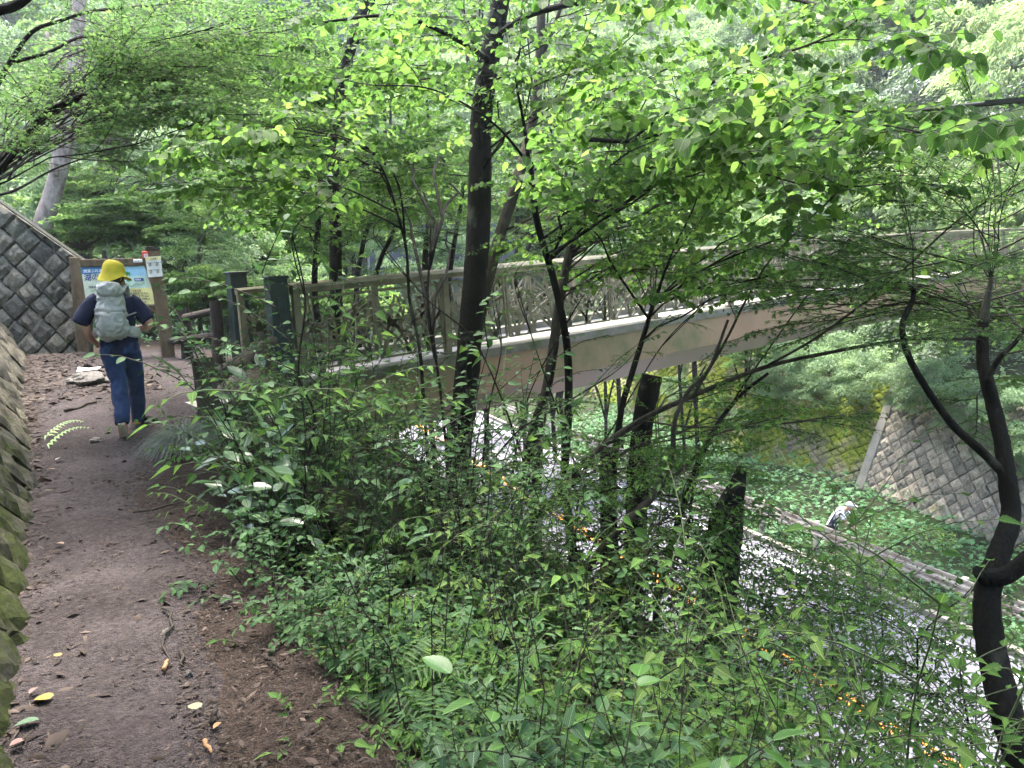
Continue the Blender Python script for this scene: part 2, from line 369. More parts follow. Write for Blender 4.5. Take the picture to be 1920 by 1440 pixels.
T_['lance'] = fan([(.07, .1), (.12, .35), (.10, .65), (.04, .88)], fold=.4)
def small(w, z=.1, k=.4):
    V = np.array([(0, 0, 0), (w, k, z*.5), (0, 1, -z), (-w, k, z*.5)], float)
    return V, np.array([(0, 1, 2), (0, 2, 3)]), np.stack([V[:, 0]/w*.5+.5, V[:, 1]], 1)
T_['small'] = small(.3)
T_['thin'] = small(.11, .18)
def star(lobes):
    V = [(0, .32, 0)]; n = len(lobes); 
    for i, (a, l) in enumerate(lobes):
        V.append((math.sin(R_(a))*l, .32+math.cos(R_(a))*l, -.16*l))
        if i < n-1:
            a2 = (a+lobes[i+1][0])/2; V.append((math.sin(R_(a2))*.2, .32+math.cos(R_(a2))*.2, .02))
    V.append((0, .14, 0)); V = np.array(V); k = len(V)
    Fc = [(0, i, i+1) for i in range(1, k-1)]+[(0, k-1, 1)]
    return V, np.array(Fc)[:, ::-1].copy(), np.stack([V[:, 0]*.9+.5, V[:, 1]], 1)
T_['maple'] = star([(-125, .38), (-80, .52), (-38, .64), (0, .7), (38, .64), (80, .52), (125, .38)])
T_['ivy'] = star([(-95, .38), (-48, .5), (0, .62), (48, .5), (95, .38)])

class Leaves:
    def __init__(s): s.P = []; s.R = []; s.t = []
    def add(s, p, R, t): s.P.append(p); s.R.append(R); s.t.append(t)
    def pack(s): return (np.array(s.P), np.array(s.R), np.array(s.t))
def frame(d, n, size):
    """rotation matrices (N,3,3): columns X, Y=d, Z~n, scaled by size"""
    d = d/(np.linalg.norm(d, axis=-1, keepdims=True)+1e-9)
    x = np.cross(d, n); x /= np.linalg.norm(x, axis=-1, keepdims=True)+1e-9
    z = np.cross(x, d)
    return np.stack([x, d, z], -1)*np.asarray(size)[..., None, None]
def xf(L, A, b, tj=0.):
    Pp, Rr, t = L
    tt = t if not tj else np.clip(t+tj, 0, 1)
    return (Pp@A.T+b, np.einsum('ij,njk->nik', A, Rr), np.where(t > .99, 1., np.minimum(tt, .93)))
def cat(Ls): return tuple(np.concatenate([l[i] for l in Ls]) for i in range(3))
def leaf_mesh(name, L, tpl, mat, parent=None):
    V, Fc, uv = T_[tpl]; Pp, Rr, t = L; n = len(Pp); k = len(V)
    VV = (np.einsum('nij,kj->nki', Rr, V)+Pp[:, None, :]).reshape(-1, 3)
    FF = (Fc[None]+(np.arange(n)*k)[:, None, None]).reshape(-1, Fc.shape[1])
    return mesh_obj(name, VV, FF, mat, parent, tint=np.repeat(t, k), uv=np.tile(uv, (n, 1)))
_lv = {}
def leaf_variant(tpl, mat, q):
    key = (tpl, mat.name, q)
    if key not in _lv:
        V, Fc, uv = T_[tpl]
        o = mesh_obj('leaf', V, Fc, mat, tint=np.full(len(V), min(.93, (q+.5)/8) if q < 8 else 1.), uv=uv)
        _lv[key] = o.data; bpy.data.objects.remove(o)
    return _lv[key]
def leaf_objects(L, tpl, mat, parent, name='leaf'):
    for p, R, t in zip(*L):
        m4 = Matrix([[*R[0], p[0]], [*R[1], p[1]], [*R[2], p[2]], [0, 0, 0, 1]])
        o = bpy.data.objects.new(name, leaf_variant(tpl, mat, 8 if t > .99 else int(min(7, t*8)))); o.parent = parent; o.matrix_local = m4; COL.objects.link(o)
def split_leaves(L, tpl, mat, parent, origin, nmax=300, minpx=16, name='foliage'):
    """the leaves that show largest in the photograph become parts, the rest one joined part"""
    Pp, Rr, t = L; q = Pp+np.asarray(origin)-CAM; d = q@fwd
    x = 960+F*(q@rgt)/np.maximum(d, .1); y = 720-F*(q@upv)/np.maximum(d, .1)
    sz = np.linalg.norm(Rr[:, :, 1], axis=1)*F/np.maximum(d, .1)
    ok = (d > .5) & (x > -20) & (x < 1940) & (y > -20) & (y < 1460) & (sz > minpx)
    sc = np.where(ok, sz, 0); idx = np.argsort(-sc)[:nmax]; idx = idx[sc[idx] > 0]
    mask = np.zeros(len(Pp), bool); mask[idx] = True
    if mask.any(): leaf_objects((Pp[mask], Rr[mask], t[mask]), tpl, mat, parent)
    if (~mask).any():
        o = leaf_mesh(name, (Pp[~mask], Rr[~mask], t[~mask]), tpl, mat, parent); o['kind'] = 'stuff'

def make_bough(seed, length=1.0, nsub=7, leafsize=.09, leafgap=.075, droop=.12, jit=.35, spread=.55, flat=.12, hang=.25, t0=.2, sublen=.5):
    """flat spray of twigs and leaves growing along +Y from the origin: (leaves, twig segments)"""
    g = np.random.default_rng(seed); L = Leaves(); S = []
    def line(p, d, ln, k=5, dr=droop):
        pts = [p]; d = d/np.linalg.norm(d)
        for i in range(k):
            d = d+np.array([g.normal()*.07, g.normal()*.07, g.normal()*.05-dr/k]); d /= np.linalg.norm(d); pts.append(pts[-1]+d*ln/k)
        return np.array(pts)
    def leaves_on(pts, start=.1):
        seg = np.linalg.norm(np.diff(pts, axis=0), axis=1); cum = np.concatenate([[0], np.cumsum(seg)]); tot = cum[-1]; side = 1; s = tot*start
        while s < tot:
            i = min(np.searchsorted(cum, s)-1, len(pts)-2); i = max(i, 0); f = (s-cum[i])/seg[i]; p = pts[i]*(1-f)+pts[i+1]*f
            tg = (pts[i+1]-pts[i])/seg[i]; sd = np.cross(tg, [0, 0, 1.]); sd /= np.linalg.norm(sd)+1e-9
            a = R_(55+g.normal()*18)
            d = tg*math.cos(a)+sd*math.sin(a)*side+np.array([0, 0, -hang+g.normal()*jit*.5])
            n = np.array([g.normal()*jit, g.normal()*jit, 1.])
            L.add(p, frame(d, n, leafsize*(.65+.6*g.random())*(1-.25*s/tot)), min(.93, max(0, g.normal()*.22+.48)) if g.random() > .003 else 1.)
            side = -side; s += leafgap*(.7+.6*g.random())
        tg = pts[-1]-pts[-2]; L.add(pts[-1], frame(tg+np.array([0, 0, -.1]), np.array([g.normal()*jit, g.normal()*jit, 1.]), leafsize*.8), g.random())
    main = line(np.zeros(3), np.array([0, 1., .08]), length, 7); S.append((main, .0055*length+.001, .0015)); leaves_on(main, .35)
    side = 1
    for k in range(nsub):
        t = t0+(1-t0)*(k+.5)/nsub; i = int(t*7); i = min(i, 6); p = main[i]+(main[i+1]-main[i])*(t*7-i)
        tg = main[i+1]-main[i]; tg /= np.linalg.norm(tg); sd = np.cross(tg, [0, 0, 1.])*side
        a = R_(45+g.normal()*12); d = tg*math.cos(a)+sd*math.sin(a)+np.array([0, 0, g.normal()*flat])
        sub = line(p, d, length*sublen*(1.15-.6*t)*(.75+.5*g.random()), 4); S.append((sub, .0028, .001)); leaves_on(sub)
        side = -side
    return L.pack(), S
BG = {
    'linden': [make_bough(100+i, 1.0, 8, .098, .078, jit=.5, hang=.4) for i in range(5)],
    'maple': [make_bough(200+i, .9, 11, .058, .036, droop=.1, jit=.55, sublen=.55, flat=.12, hang=.4) for i in range(4)],
    'small': [make_bough(300+i, .8, 8, .064, .048, jit=.55, hang=.4) for i in range(4)],
    'shrubby': [make_bough(400+i, .9, 8, .07, .055, jit=.4, hang=.35, droop=.3) for i in range(4)],
    'pale': [make_bough(500+i, 1.3, 10, .09, .075, jit=.4, hang=.4, droop=.45, sublen=.6) for i in range(4)],
}
def orient(d, upn=(0, 0, 1), s=1., roll=0.):
    d = np.asarray(d, float); d = d/np.linalg.norm(d); x = np.cross(d, upn); x /= np.linalg.norm(x)+1e-9; z = np.cross(x, d)
    if roll: x, z = x*math.cos(roll)+z*math.sin(roll), z*math.cos(roll)-x*math.sin(roll)
    return np.stack([x, d, z], 1)*s
def add_boughs(limb, kind, Ls, Ss, start=.3, gap=.33, scale=1., g=None, tj=0., tip=True, ang=52):
    """hang sprays alternately along a limb polyline"""
    g = g or rng
    seg = np.linalg.norm(np.diff(limb, axis=0), axis=1); cum = np.concatenate([[0], np.cumsum(seg)]); tot = cum[-1]; s = tot*start; side = 1
    while s < tot:
        i = int(max(0, min(np.searchsorted(cum, s)-1, len(limb)-2))); f = (s-cum[i])/seg[i]; p = limb[i]*(1-f)+limb[i+1]*f
        tg = (limb[i+1]-limb[i])/seg[i]; sd = np.cross(tg, [0, 0, 1.]); nn = np.linalg.norm(sd)
        if nn < .3:
            a = g.random()*6.28; sd = np.array([math.cos(a), math.sin(a), 0])
        else: sd /= nn
        a = R_(ang+g.normal()*14); d = tg*math.cos(a)+sd*math.sin(a)*side; d[2] = d[2]*.6+g.normal()*.12
        k = BG[kind][int(g.integers(len(BG[kind])))]; sc = scale*(.5+.8*g.random())*(1-.35*s/tot)
        A = orient(d, s=sc, roll=g.normal()*.2)
        Ls.append(xf(k[0], A, p, tj+g.normal()*.08)); Ss += [(q@A.T+p, r0*sc, r1*sc) for q, r0, r1 in k[1]]
        side = -side; s += gap*(.75+.5*g.random())
    if tip:
        k = BG[kind][0]; A = orient(limb[-1]-limb[-2], s=scale*.7); Ls.append(xf(k[0], A, limb[-1], tj)); Ss += [(q@A.T+limb[-1], r0, r1) for q, r0, r1 in k[1]]
def arch(a, b, sag=.0, lift=.15, k=8, wob=.04):
    a, b = np.asarray(a, float), np.asarray(b, float); L = np.linalg.norm(b-a); t = np.linspace(0, 1, k+1)[:, None]
    p = a+(b-a)*t; p[:, 2:3] += np.sin(t*math.pi)*L*lift-sag*t*t
    p[1:-1] += rng.normal(size=(k-1, 3))*L*wob*.5
    return p
def px_line(pts):
    return catmull([P(*p) for p in pts], 6)

# ------------------------------------------------------------------ terrain
def zpath(y): return .36*sst(6.4, 10.6, y)
def road_c(y): return 10.4+.142*(y-5.6)
def wall_x(y): return 19.2+.22*(y-9)
def H(x, y):
    x = np.asarray(x, float); y = np.asarray(y, float)
    zp = zpath(y)
    xs = .62+.45*sst(5.6, 6.8, y)+1.3*sst(7.2, 8.6, y)-.6*sst(12, 16, y)
    z = zp - .02*np.maximum(x-.3, 0)
    z = z - .84*np.maximum(x-xs, 0)*1.0 + .12*sst(0, 1, x-xs)*0
    z = z + np.where(y > 14, .10*(y-14)*sst(14, 17, y)*(1-sst(2, 8, x)), 0)
    z = np.maximum(z, -6.08)
    wx = wall_x(y)
    band = -6.08+.3*sst(0, 1, (x-(road_c(y)+5.2))/3.4)
    z = np.where(x > road_c(y)+3, np.maximum(z, band), z)
    d = x-(wx+.85)
    z = np.where(d > 0, -5.9+np.minimum(d*2.2, 3.5)+.85*np.maximum(d-1.6, 0), z)
    dl = np.maximum(-.62-x-.012*y, np.minimum(y-14.6+.35*x, -.15-x))
    left = np.minimum(zp+np.minimum(2*np.maximum(dl, 0), 2.1)+.62*np.maximum(dl-1.15, 0), 8+.04*np.maximum(dl, 0))
    z = np.where(dl > 0, left, z)
    far = np.maximum(y-46+.2*x, 0)*.8 - 6
    z = np.maximum(z, np.where(y > 40, far, -99))
    z = np.minimum(z, 42)
    rel = sst(1, 8, np.abs(x-road_c(y))-4)
    z = z+nz(x, y, .35, 1)*.35*rel*sst(3, 9, np.hypot(x, y-6))+nz(x, y, 1.1, 2)*.10*rel*sst(1.2, 3, x-0)+nz(x, y, 2.9, 3)*.018
    return z
def axis(parts):
    out = []
    for a, b, s in parts: out += list(np.arange(a, b, s))
    return np.array(out+[parts[-1][1]])
gx = axis([(-70, -12, 3), (-12, -2, .6), (-2, 3.2, .09), (3.2, 9, .25), (9, 26, .5), (26, 95, 2.2)])
gy = axis([(-30, 0, 1.5), (0, 16, .12), (16, 30, .6), (30, 120, 2.5)])
X, Y = np.meshgrid(gx, gy); Z = H(X, Y)
nx, ny = len(gx), len(gy); ii, jj = np.meshgrid(np.arange(nx-1), np.arange(ny-1)); b0 = (jj*nx+ii).ravel()
FQ = np.stack([b0, b0+1, b0+nx+1, b0+nx], 1)
mi = np.where((X[:-1, :-1].ravel() > 9) | (Y[:-1, :-1].ravel() > 20) | (X[:-1, :-1].ravel() < -1.6), 1, 0)
g_ = mesh_obj('hillside_ground', np.stack([X.ravel(), Y.ravel(), Z.ravel()], 1), FQ, None, smooth=True, mats=[M['soil'], M['hill']], mi=mi); tag(g_, kind='structure')
# the path: a worn strip lying on the ground
py_ = np.arange(-1.5, 14.2, .07); pts = []
us = np.linspace(0, 1, 34)
for y in py_:
    xl = -.52-.012*y; xr = .42+.10*math.sin(y*1.9)+.05*math.sin(y*5.1)+.25*sst(5.5, 7.5, y)+1.35*sst(7.6, 9, y)
    for u in us:
        x = xl+(xr-xl)*u; e = min(1, min(u, 1-u)*6)
        pts.append((x, y, float(H(x, y))+.028*e-.012+.008*float(nz(x, y, 9, 4))*e-.015*math.exp(-((u-.45)/.25)**2)*0))
n = len(us); b0 = np.array([j*n+i for j in range(len(py_)-1) for i in range(n-1)])
tag(mesh_obj('path', pts, np.stack([b0, b0+1, b0+n+1, b0+n], 1), M['path'], smooth=True), kind='structure')

# road with markings, laid as sheets
def strip(name, off0, off1, z, mat, y0=-12, y1=60, dash=None, kind='structure', parent=None, z1=None):
    mb = MB(); y = y0
    while y < y1:
        e = min(y+(dash[0] if dash else 1.5), y1)
        A = [(road_c(y)+off0, y, z), (road_c(y)+off1, y, z), (road_c(e)+off1, e, z), (road_c(e)+off0, e, z)]
        mb.add(A, [(0, 1, 2, 3)]); y = e+(dash[1] if dash else 0)
    o = mb.build(name, mat, parent); 
    if kind: o['kind'] = kind
    return o
strip('road', -3.9, 3.8, -6.0, M['asphalt'])
strip('road_centre_line', -.15, -.05, -5.994, M['orange_paint'])
strip('road_centre_line', .05, .15, -5.994, M['orange_paint'])
strip('road_edge_line', 3.1, 3.27, -5.994, M['white_paint'])
strip('road_edge_line', -3.25, -3.1, -5.994, M['white_paint'])
mb = MB()
for k in range(48):
    y = -12+k*1.5; mb.bar((road_c(y)+3.9, y, -5.97), (road_c(y+1.48)+3.9, y+1.48, -5.97), .16, .2)
tag(mb.build('road_kerb', M['concrete']), kind='structure')

# sky is the world; a far ridge closes the valley through the terrain itself

# ------------------------------------------------------------------ stone walls
def stone_variants(k, w, h, depth, seed, round_=.0, nseg=4):
    out = []
    g = np.random.default_rng(seed)
    for v in range(k):
        V = []; Fc = []
        q = nseg+1
        for i in range(q):
            for j in range(q):
                a, b = i/nseg*2-1, j/nseg*2-1
                u, v_ = (a-b)/2, (a+b)/2           # rotate square -> diamond
                e = max(abs(a), abs(b)); dome = depth*(1-e**3.5*.6)
                edge = e > .99
                jx = g.normal()*.025*(1 if edge else 1.5); jy = g.normal()*.025*(1 if edge else 1.5)
                V.append(((u+jx)*w*.5, (v_+jy)*h*.5, dome+(0 if edge else g.normal()*depth*.17)))
        for i in range(nseg):
            for j in range(nseg): Fc.append((i*q+j, (i+1)*q+j, (i+1)*q+j+1, i*q+j+1))
        ring = [i*q for i in range(q)]+[nseg*q+j for j in range(1, q)]+[i*q+nseg for i in range(nseg-1, -1, -1)]+[j for j in range(nseg-1, 0, -1)]
        b = len(V)
        for r in ring: V.append((V[r][0]*1.0, V[r][1]*1.0, -.10))
        for k_ in range(len(ring)): Fc.append((ring[k_], b+k_, b+(k_+1) % len(ring), ring[(k_+1) % len(ring)]))
        out.append((V, Fc))
    return out
def stone_field(parent, mat, org, es, et, en, s0, s1, t0, t1, w, h, depth, seed, keep=None, joined=False, gapf=.92, name='stone', clip=None):
    """diamond-laid stones on the plane org + s*es + t*et, normal en"""
    g = np.random.default_rng(seed); var = stone_variants(7, w*gapf, h*gapf, depth, seed)
    mes = []
    for V, Fc in var:
        Fc2 = [tuple(f) for f in Fc]; me = bpy.data.meshes.new(name); me.from_pydata(V, [], Fc2); me.materials.append(mat)
        bm = bmesh.new(); bm.from_mesh(me); bmesh.ops.recalc_face_normals(bm, faces=bm.faces); bm.to_mesh(me); bm.free(); mes.append(me)
    es, et, en = [np.array(v, float)/np.linalg.norm(v) for v in (es, et, en)]
    cnt = 0; mb = MB(); r = 0; t = t0
    while t < t1:
        s = s0+(w/2 if r % 2 else 0)
        while s < s1:
            if keep is None or keep(s, t):
                p = np.array(org)+s*es+t*et+en*(g.normal()*.018)
                a = g.normal()*.05; x = es*math.cos(a)+et*math.sin(a); y = et*math.cos(a)-es*math.sin(a); k = int(g.integers(7))
                sc = 1+g.normal()*.03
                M4 = Matrix([[x[0]*sc, y[0]*sc, en[0], p[0]], [x[1]*sc, y[1]*sc, en[1], p[1]], [x[2]*sc, y[2]*sc, en[2], p[2]], [0, 0, 0, 1]])
                if clip:
                    W_ = np.array([M4 @ Vector(v) for v in var[k][0]])-np.array(org); ss = W_@es; tt = W_@et; nn = W_@en
                    smin, smax, tmin, tmax = clip(ss, tt)
                    s2 = np.clip(ss, smin, smax); t2 = np.clip(tt, tmin, tmax)
                    if np.abs(s2-ss).max()+np.abs(t2-tt).max() > 1e-4:
                        if np.ptp(s2) > .07 and np.ptp(t2) > .07:
                            VV = np.array(org)+s2[:, None]*es+t2[:, None]*et+nn[:, None]*en
                            if joined: mb.add(VV, var[k][1])
                            else:
                                o = mesh_obj(name, VV, var[k][1], mat, parent); bm = bmesh.new(); bm.from_mesh(o.data); bmesh.ops.recalc_face_normals(bm, faces=bm.faces); bm.to_mesh(o.data); bm.free()
                        s += w; continue
                if joined: mb.add([M4 @ Vector(v) for v in var[k][0]], var[k][1])
                else:
                    share(name, mes[k], parent, mat4=M4); cnt += 1
            s += w
        t += h/2; r += 1
    if joined: o = mb.build(name, mat, parent, smooth=False); o['kind'] = 'stuff'
    return cnt
# wall beside the path (leans back), and the wall face that closes the path's far end
wl = empty('stone_wall', (0, 0, 0)); tag(wl, 'mossy leaning stone wall of diamond laid blocks along the left of the path', 'wall', kind='thing')
bt = .5
et = np.array([-bt, 0, 1.]); et /= np.linalg.norm(et); es = np.array([-.016, 1., 0.]); en = np.cross(es, et); en = en if en[0] > 0 else -en
mb = MB(); 
V = []
for y in (0.4, 6.5, 10.6, 16.0):
    zb = -.25; xb = -.20-.016*y
    V += [(xb-.05, y, zb), (xb-.05-bt*2.6, y, zb+2.6), (xb-bt*2.6-.5, y, zb+2.6), (xb-.9, y, zb)]
Fc = []
for k in range(3):
    for j in range(4): Fc.append((k*4+j, k*4+(j+1) % 4, k*4+4+(j+1) % 4, k*4+4+j))
Fc += [(0, 1, 2, 3), (15, 14, 13, 12)]
mb.add(V, Fc); mb.build('backing', M['joint'], wl)
stone_field(wl, M['stone_near'], (-.20, 0, -.25), es, et, en, .9, 14.9, .1, 2.3, .46, .46, .05, 3, gapf=.93, keep=lambda s, t: t < 1.2+.1*s)
wf = empty('stone_wall', (0, 0, 0)); tag(wf, 'grey stone wall face behind the walker closing off the path end, beside the information board', 'wall', kind='thing')
A0 = np.array([-2.9, 15.6, 0]); A1 = np.array([.06, 14.02, 0]); es = (A1-A0)/np.linalg.norm(A1-A0); nrm = np.array([-es[1], es[0], 0]); nrm = -nrm if nrm@np.array([0, -1, 0]) < 0 else nrm
et = np.array([0, 0, 1.])-nrm*.22; et /= np.linalg.norm(et); L_ = np.linalg.norm(A1-A0); en = np.cross(es, et); en = en if en@nrm > 0 else -en
def fw(s, t, o=0.): return A0+es*s+np.array([0, 0, -.1])+et*t+en*o
def ftop(s): return 2.1+(L_-s)*.78
mb = MB(); V = [fw(0, 0, -.04), fw(L_, 0, -.04), fw(L_, ftop(L_), -.04), fw(0, ftop(0), -.04)]; V += [v-nrm*.14 for v in V]
mb.add(V, [(0, 1, 2, 3), (7, 6, 5, 4), (0, 4, 5, 1), (1, 5, 6, 2), (2, 6, 7, 3), (3, 7, 4, 0)]); mb.build('backing', M['joint'], wf)
stone_field(wf, M['stone_face'], fw(0, 0), es, et, en, 0, L_+.2, .1, 5.2, .44, .44, .085, 5, gapf=.92, clip=lambda ss, tt: (0, L_, 0, ftop(ss)-.02), keep=lambda s, t: t < ftop(s)+.15)

# far wall beyond the road
wr = empty('stone_wall', (0, 0, 0)); tag(wr, 'pale stone retaining wall of diamond laid blocks beyond the road, right of the concrete rib', 'wall', kind='thing')
wm = empty('stone_wall', (0, 0, 0)); tag(wm, 'yellow green moss covered retaining wall beyond the road, left of the concrete rib', 'wall', kind='thing')
dv = np.array([.22, 1, 0.]); es = dv/np.linalg.norm(dv); nr = np.array([-es[1], es[0], 0]); et = np.array([0, 0, 1.])-nr*.42; et /= np.linalg.norm(et); en = np.cross(es, et); en = en if en[0] < 0 else -en
org = np.array([wall_x(14.0), 14.0, -6.0])
def wq(mb, s0, s1, off, hh=3.9):
    V = [org+es*s0+en*off, org+es*s1+en*off, org+es*s1+et*hh+en*off, org+es*s0+et*hh+en*off]; V += [v-nr*.6 for v in V]
    mb.add(V, [(0, 1, 2, 3), (7, 6, 5, 4), (0, 4, 5, 1), (1, 5, 6, 2), (2, 6, 7, 3), (3, 7, 4, 0)])
mb = MB(); wq(mb, -20, .1, -.07); mb.build('backing', M['joint'], wr)
mb = MB(); wq(mb, .2, 22, -.05); mb.build('backing', M['joint'], wm)
stone_field(wr, M['stone_far'], org, es, et, en, -8.6, .1, .3, 4., .42, .42, .075, 9, gapf=.92, clip=lambda ss, tt: (-99, -.03, 0, 3.9))
stone_field(wm, M['stone_moss'], org, es, et, en, .4, 6.5, .2, 4., .5, .30, .05, 12, clip=lambda ss, tt: (.33, 99, 0, 3.9))
stone_field(wm, M['stone_moss'], org, es, et, en, 6.7, 21, .2, 3.8, .5, .34, .05, 13, joined=True)
mb = MB(); mb.bar(org+es*.15+en*.03-et*.3, org+es*.15+en*.03+et*4.0, .34, .12, up=en)
o = bevel(mb.build('concrete_rib', M['concrete']), .02); tag(o, 'narrow concrete rib dividing the mossy and bare halves of the far wall', 'wall rib', kind='thing')

# dark retaining wall seen through the trees beyond the bridge, straight ahead
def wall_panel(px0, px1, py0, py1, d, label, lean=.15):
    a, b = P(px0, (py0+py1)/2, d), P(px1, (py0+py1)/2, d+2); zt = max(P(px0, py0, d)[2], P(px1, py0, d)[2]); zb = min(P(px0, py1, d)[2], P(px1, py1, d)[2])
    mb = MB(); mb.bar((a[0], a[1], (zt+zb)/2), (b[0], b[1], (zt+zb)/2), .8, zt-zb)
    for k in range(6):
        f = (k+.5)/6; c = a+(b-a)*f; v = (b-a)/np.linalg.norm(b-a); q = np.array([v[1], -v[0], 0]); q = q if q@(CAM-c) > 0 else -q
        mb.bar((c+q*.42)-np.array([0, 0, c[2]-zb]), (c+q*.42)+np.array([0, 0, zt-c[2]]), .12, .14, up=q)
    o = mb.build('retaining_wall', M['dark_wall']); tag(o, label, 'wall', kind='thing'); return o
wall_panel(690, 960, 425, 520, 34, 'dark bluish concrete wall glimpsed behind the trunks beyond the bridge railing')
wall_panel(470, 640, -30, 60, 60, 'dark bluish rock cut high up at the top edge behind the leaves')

# ------------------------------------------------------------------ footbridge
BX = 2.23; BD = np.array([.9925, .122, 0]); BN = np.array([-.122, .9925, 0])      # near rail start, direction, across
B0 = np.array([2.23, 8.97, 0])
def bz(s): return 1.43+.052*s-.0009*s*s                                            # handrail height along the bridge
def bp(s, off, dz): return B0+BD*s+BN*off+np.array([0, 0, bz(s)+dz])
br = empty('footbridge', (2.23, 8.97, .3)); br.location = (0, 0, 0)
tag(br, 'long footbridge with cut reed pattern railings spanning the road', 'footbridge')
BL = 25.5; NS = 17; SS = np.linspace(-.25, BL, NS)
def sweep(name, prof, mat, ss=SS, parent=br):
    V = []; n = len(prof)
    for s in ss: V += [bp(s, o, z) for o, z in prof]
    Fc = [(k*n+j, k*n+(j+1) % n, (k+1)*n+(j+1) % n, (k+1)*n+j) for k in range(len(ss)-1) for j in range(n)]+[tuple(range(n-1, -1, -1)), tuple((len(ss)-1)*n+j for j in range(n))]
    return mesh_obj(name, V, Fc, mat, parent)
WB = 2.05
sweep('deck', [(-.02, -1.22), (WB+.02, -1.22), (WB+.02, -1.40), (-.02, -1.40)], M['deck'])
for o in (0, WB):
    sweep('kerb', [(o-.22 if o == 0 else o-.1, -1.115), (o+.1 if o == 0 else o+.22, -1.115), (o+.1 if o == 0 else o+.22, -1.235), (o-.22 if o == 0 else o-.1, -1.235)], M['kerb'])
    a = -1 if o == 0 else 1
    e = o+a*.20
    pr_ = [(e, -1.237), (e-a*.09, -1.237), (e-a*.09, -1.72), (e, -1.72)]
    sweep('fascia', pr_ if a > 0 else pr_[::-1], M['girder'])
sweep('box_girder', [(.02, -1.402), (WB-.02, -1.402), (WB-.02, -1.75), (WB-.30, -2.07), (.30, -2.07), (.02, -1.75)][::-1], M['girder2'])
mb = MB(); p_ = bp(-.1, WB/2, -1.9); mb.box((p_[0]-.55, p_[1], p_[2]-.6), (1.3, 3.1, 2.6), rz=.12); mb.build('abutment', M['concrete'], br)
mb = MB(); p_ = bp(23.6, WB/2, -2.2); mb.box((p_[0], p_[1], p_[2]-2.0), (.9, 1.5, 4.2), rz=.12); mb.build('pier', M['girder'], br)
mb = MB(); p_ = bp(BL+.5, WB/2, -2.0); mb.box((p_[0], p_[1], p_[2]), (1.8, 3.6, 1.6), rz=.12); mb.build('abutment', M['concrete'], br)
# railing: rail, posts, framed panels with a reed pattern cut from plate
sp = 2.08; nb = 12
def panel_mesh(seed):
    g = np.random.default_rng(seed); mb = MB(); Wp, Hp = .95, .86
    for x in (0, Wp): mb.bar((x, 0, 0), (x, 0, Hp), .03, .022, up=(1, 0, 0))
    for z in (0, Hp): mb.bar((0, 0, z), (Wp, 0, z), .022, .03)
    mb.bar((0.015, 0, Hp*.27), (Wp-.015, 0, Hp*.27), .014, .022)
    def blade(x0, z0, ang, ln, bend, w=.024):
        p = np.array([x0, z0]); a = ang; pts = [p]
        for k in range(5):
            q = p+np.array([math.sin(a), math.cos(a)])*ln/5; a += bend/5
            if not (.005 < q[0] < Wp-.005 and .005 < q[1] < Hp-.005): 
                q = np.array([min(max(q[0], .008), Wp-.008), min(max(q[1], .008), Hp-.008)]); pts.append(q); break
            pts.append(q); p = q
        for a_, b_ in zip(pts[:-1], pts[1:]):
            if np.linalg.norm(b_-a_) > .012: mb.bar((a_[0], 0, a_[1]), (b_[0], 0, b_[1]), w, .012, up=(0, 1, 0))
    for cl in range(3):
        cx = .12+.33*cl+g.normal()*.05
        for k in range(6): blade(cx+g.normal()*.04, .01, R_(-42+17*k+g.normal()*5), .55+.5*g.random(), R_((k-2.5)*14), .034)
    for k in range(5): blade(g.random()*Wp, .25+.3*g.random(), R_(g.choice([-70, -55, 50, 68])+g.normal()*8), .5+.3*g.random(), R_(g.choice([-30, 30])), .03)
    me_o = mb.build('railing_panel', M['bridge_paint']); me = me_o.data; bpy.data.objects.remove(me_o); return me
PM = [panel_mesh(40+i) for i in range(4)]
mb = MB(); mb.box((0, 0, .55), (.085, .085, 1.13)); mb.box((0, 0, .012), (.16, .16, .02)); o = mb.build('railing_post', M['bridge_paint']); post_me = o.data; bpy.data.objects.remove(o)
ang = math.atan2(BD[1], BD[0])
for off in (0, WB):
    sweep('handrail', [(off-.062, -.09), (off-.07, -.03), (off-.045, 0), (off+.045, 0), (off+.07, -.03), (off+.062, -.09)], M['bridge_paint'], ss=np.linspace(0, BL, 13))
    for k in range(nb+1):
        s = .05+k*sp
        share('railing_post', post_me, br, loc=bp(s, off, -1.115), rot=(0, 0, ang))
        if k < nb:
            for q in range(2):
                s1 = s+.07+q*1.0
                a = bp(s1, off, -1.02); b = bp(s1+.95, off, -1.02); tilt = math.atan2(b[2]-a[2], .95)
                M4 = Matrix.Translation(Vector(a)) @ Matrix.Rotation(ang, 4, 'Z') @ Matrix.Rotation(-tilt, 4, 'Y')
                share('railing_panel', PM[(k*2+q+(off > 0)) % 4], br, mat4=M4)
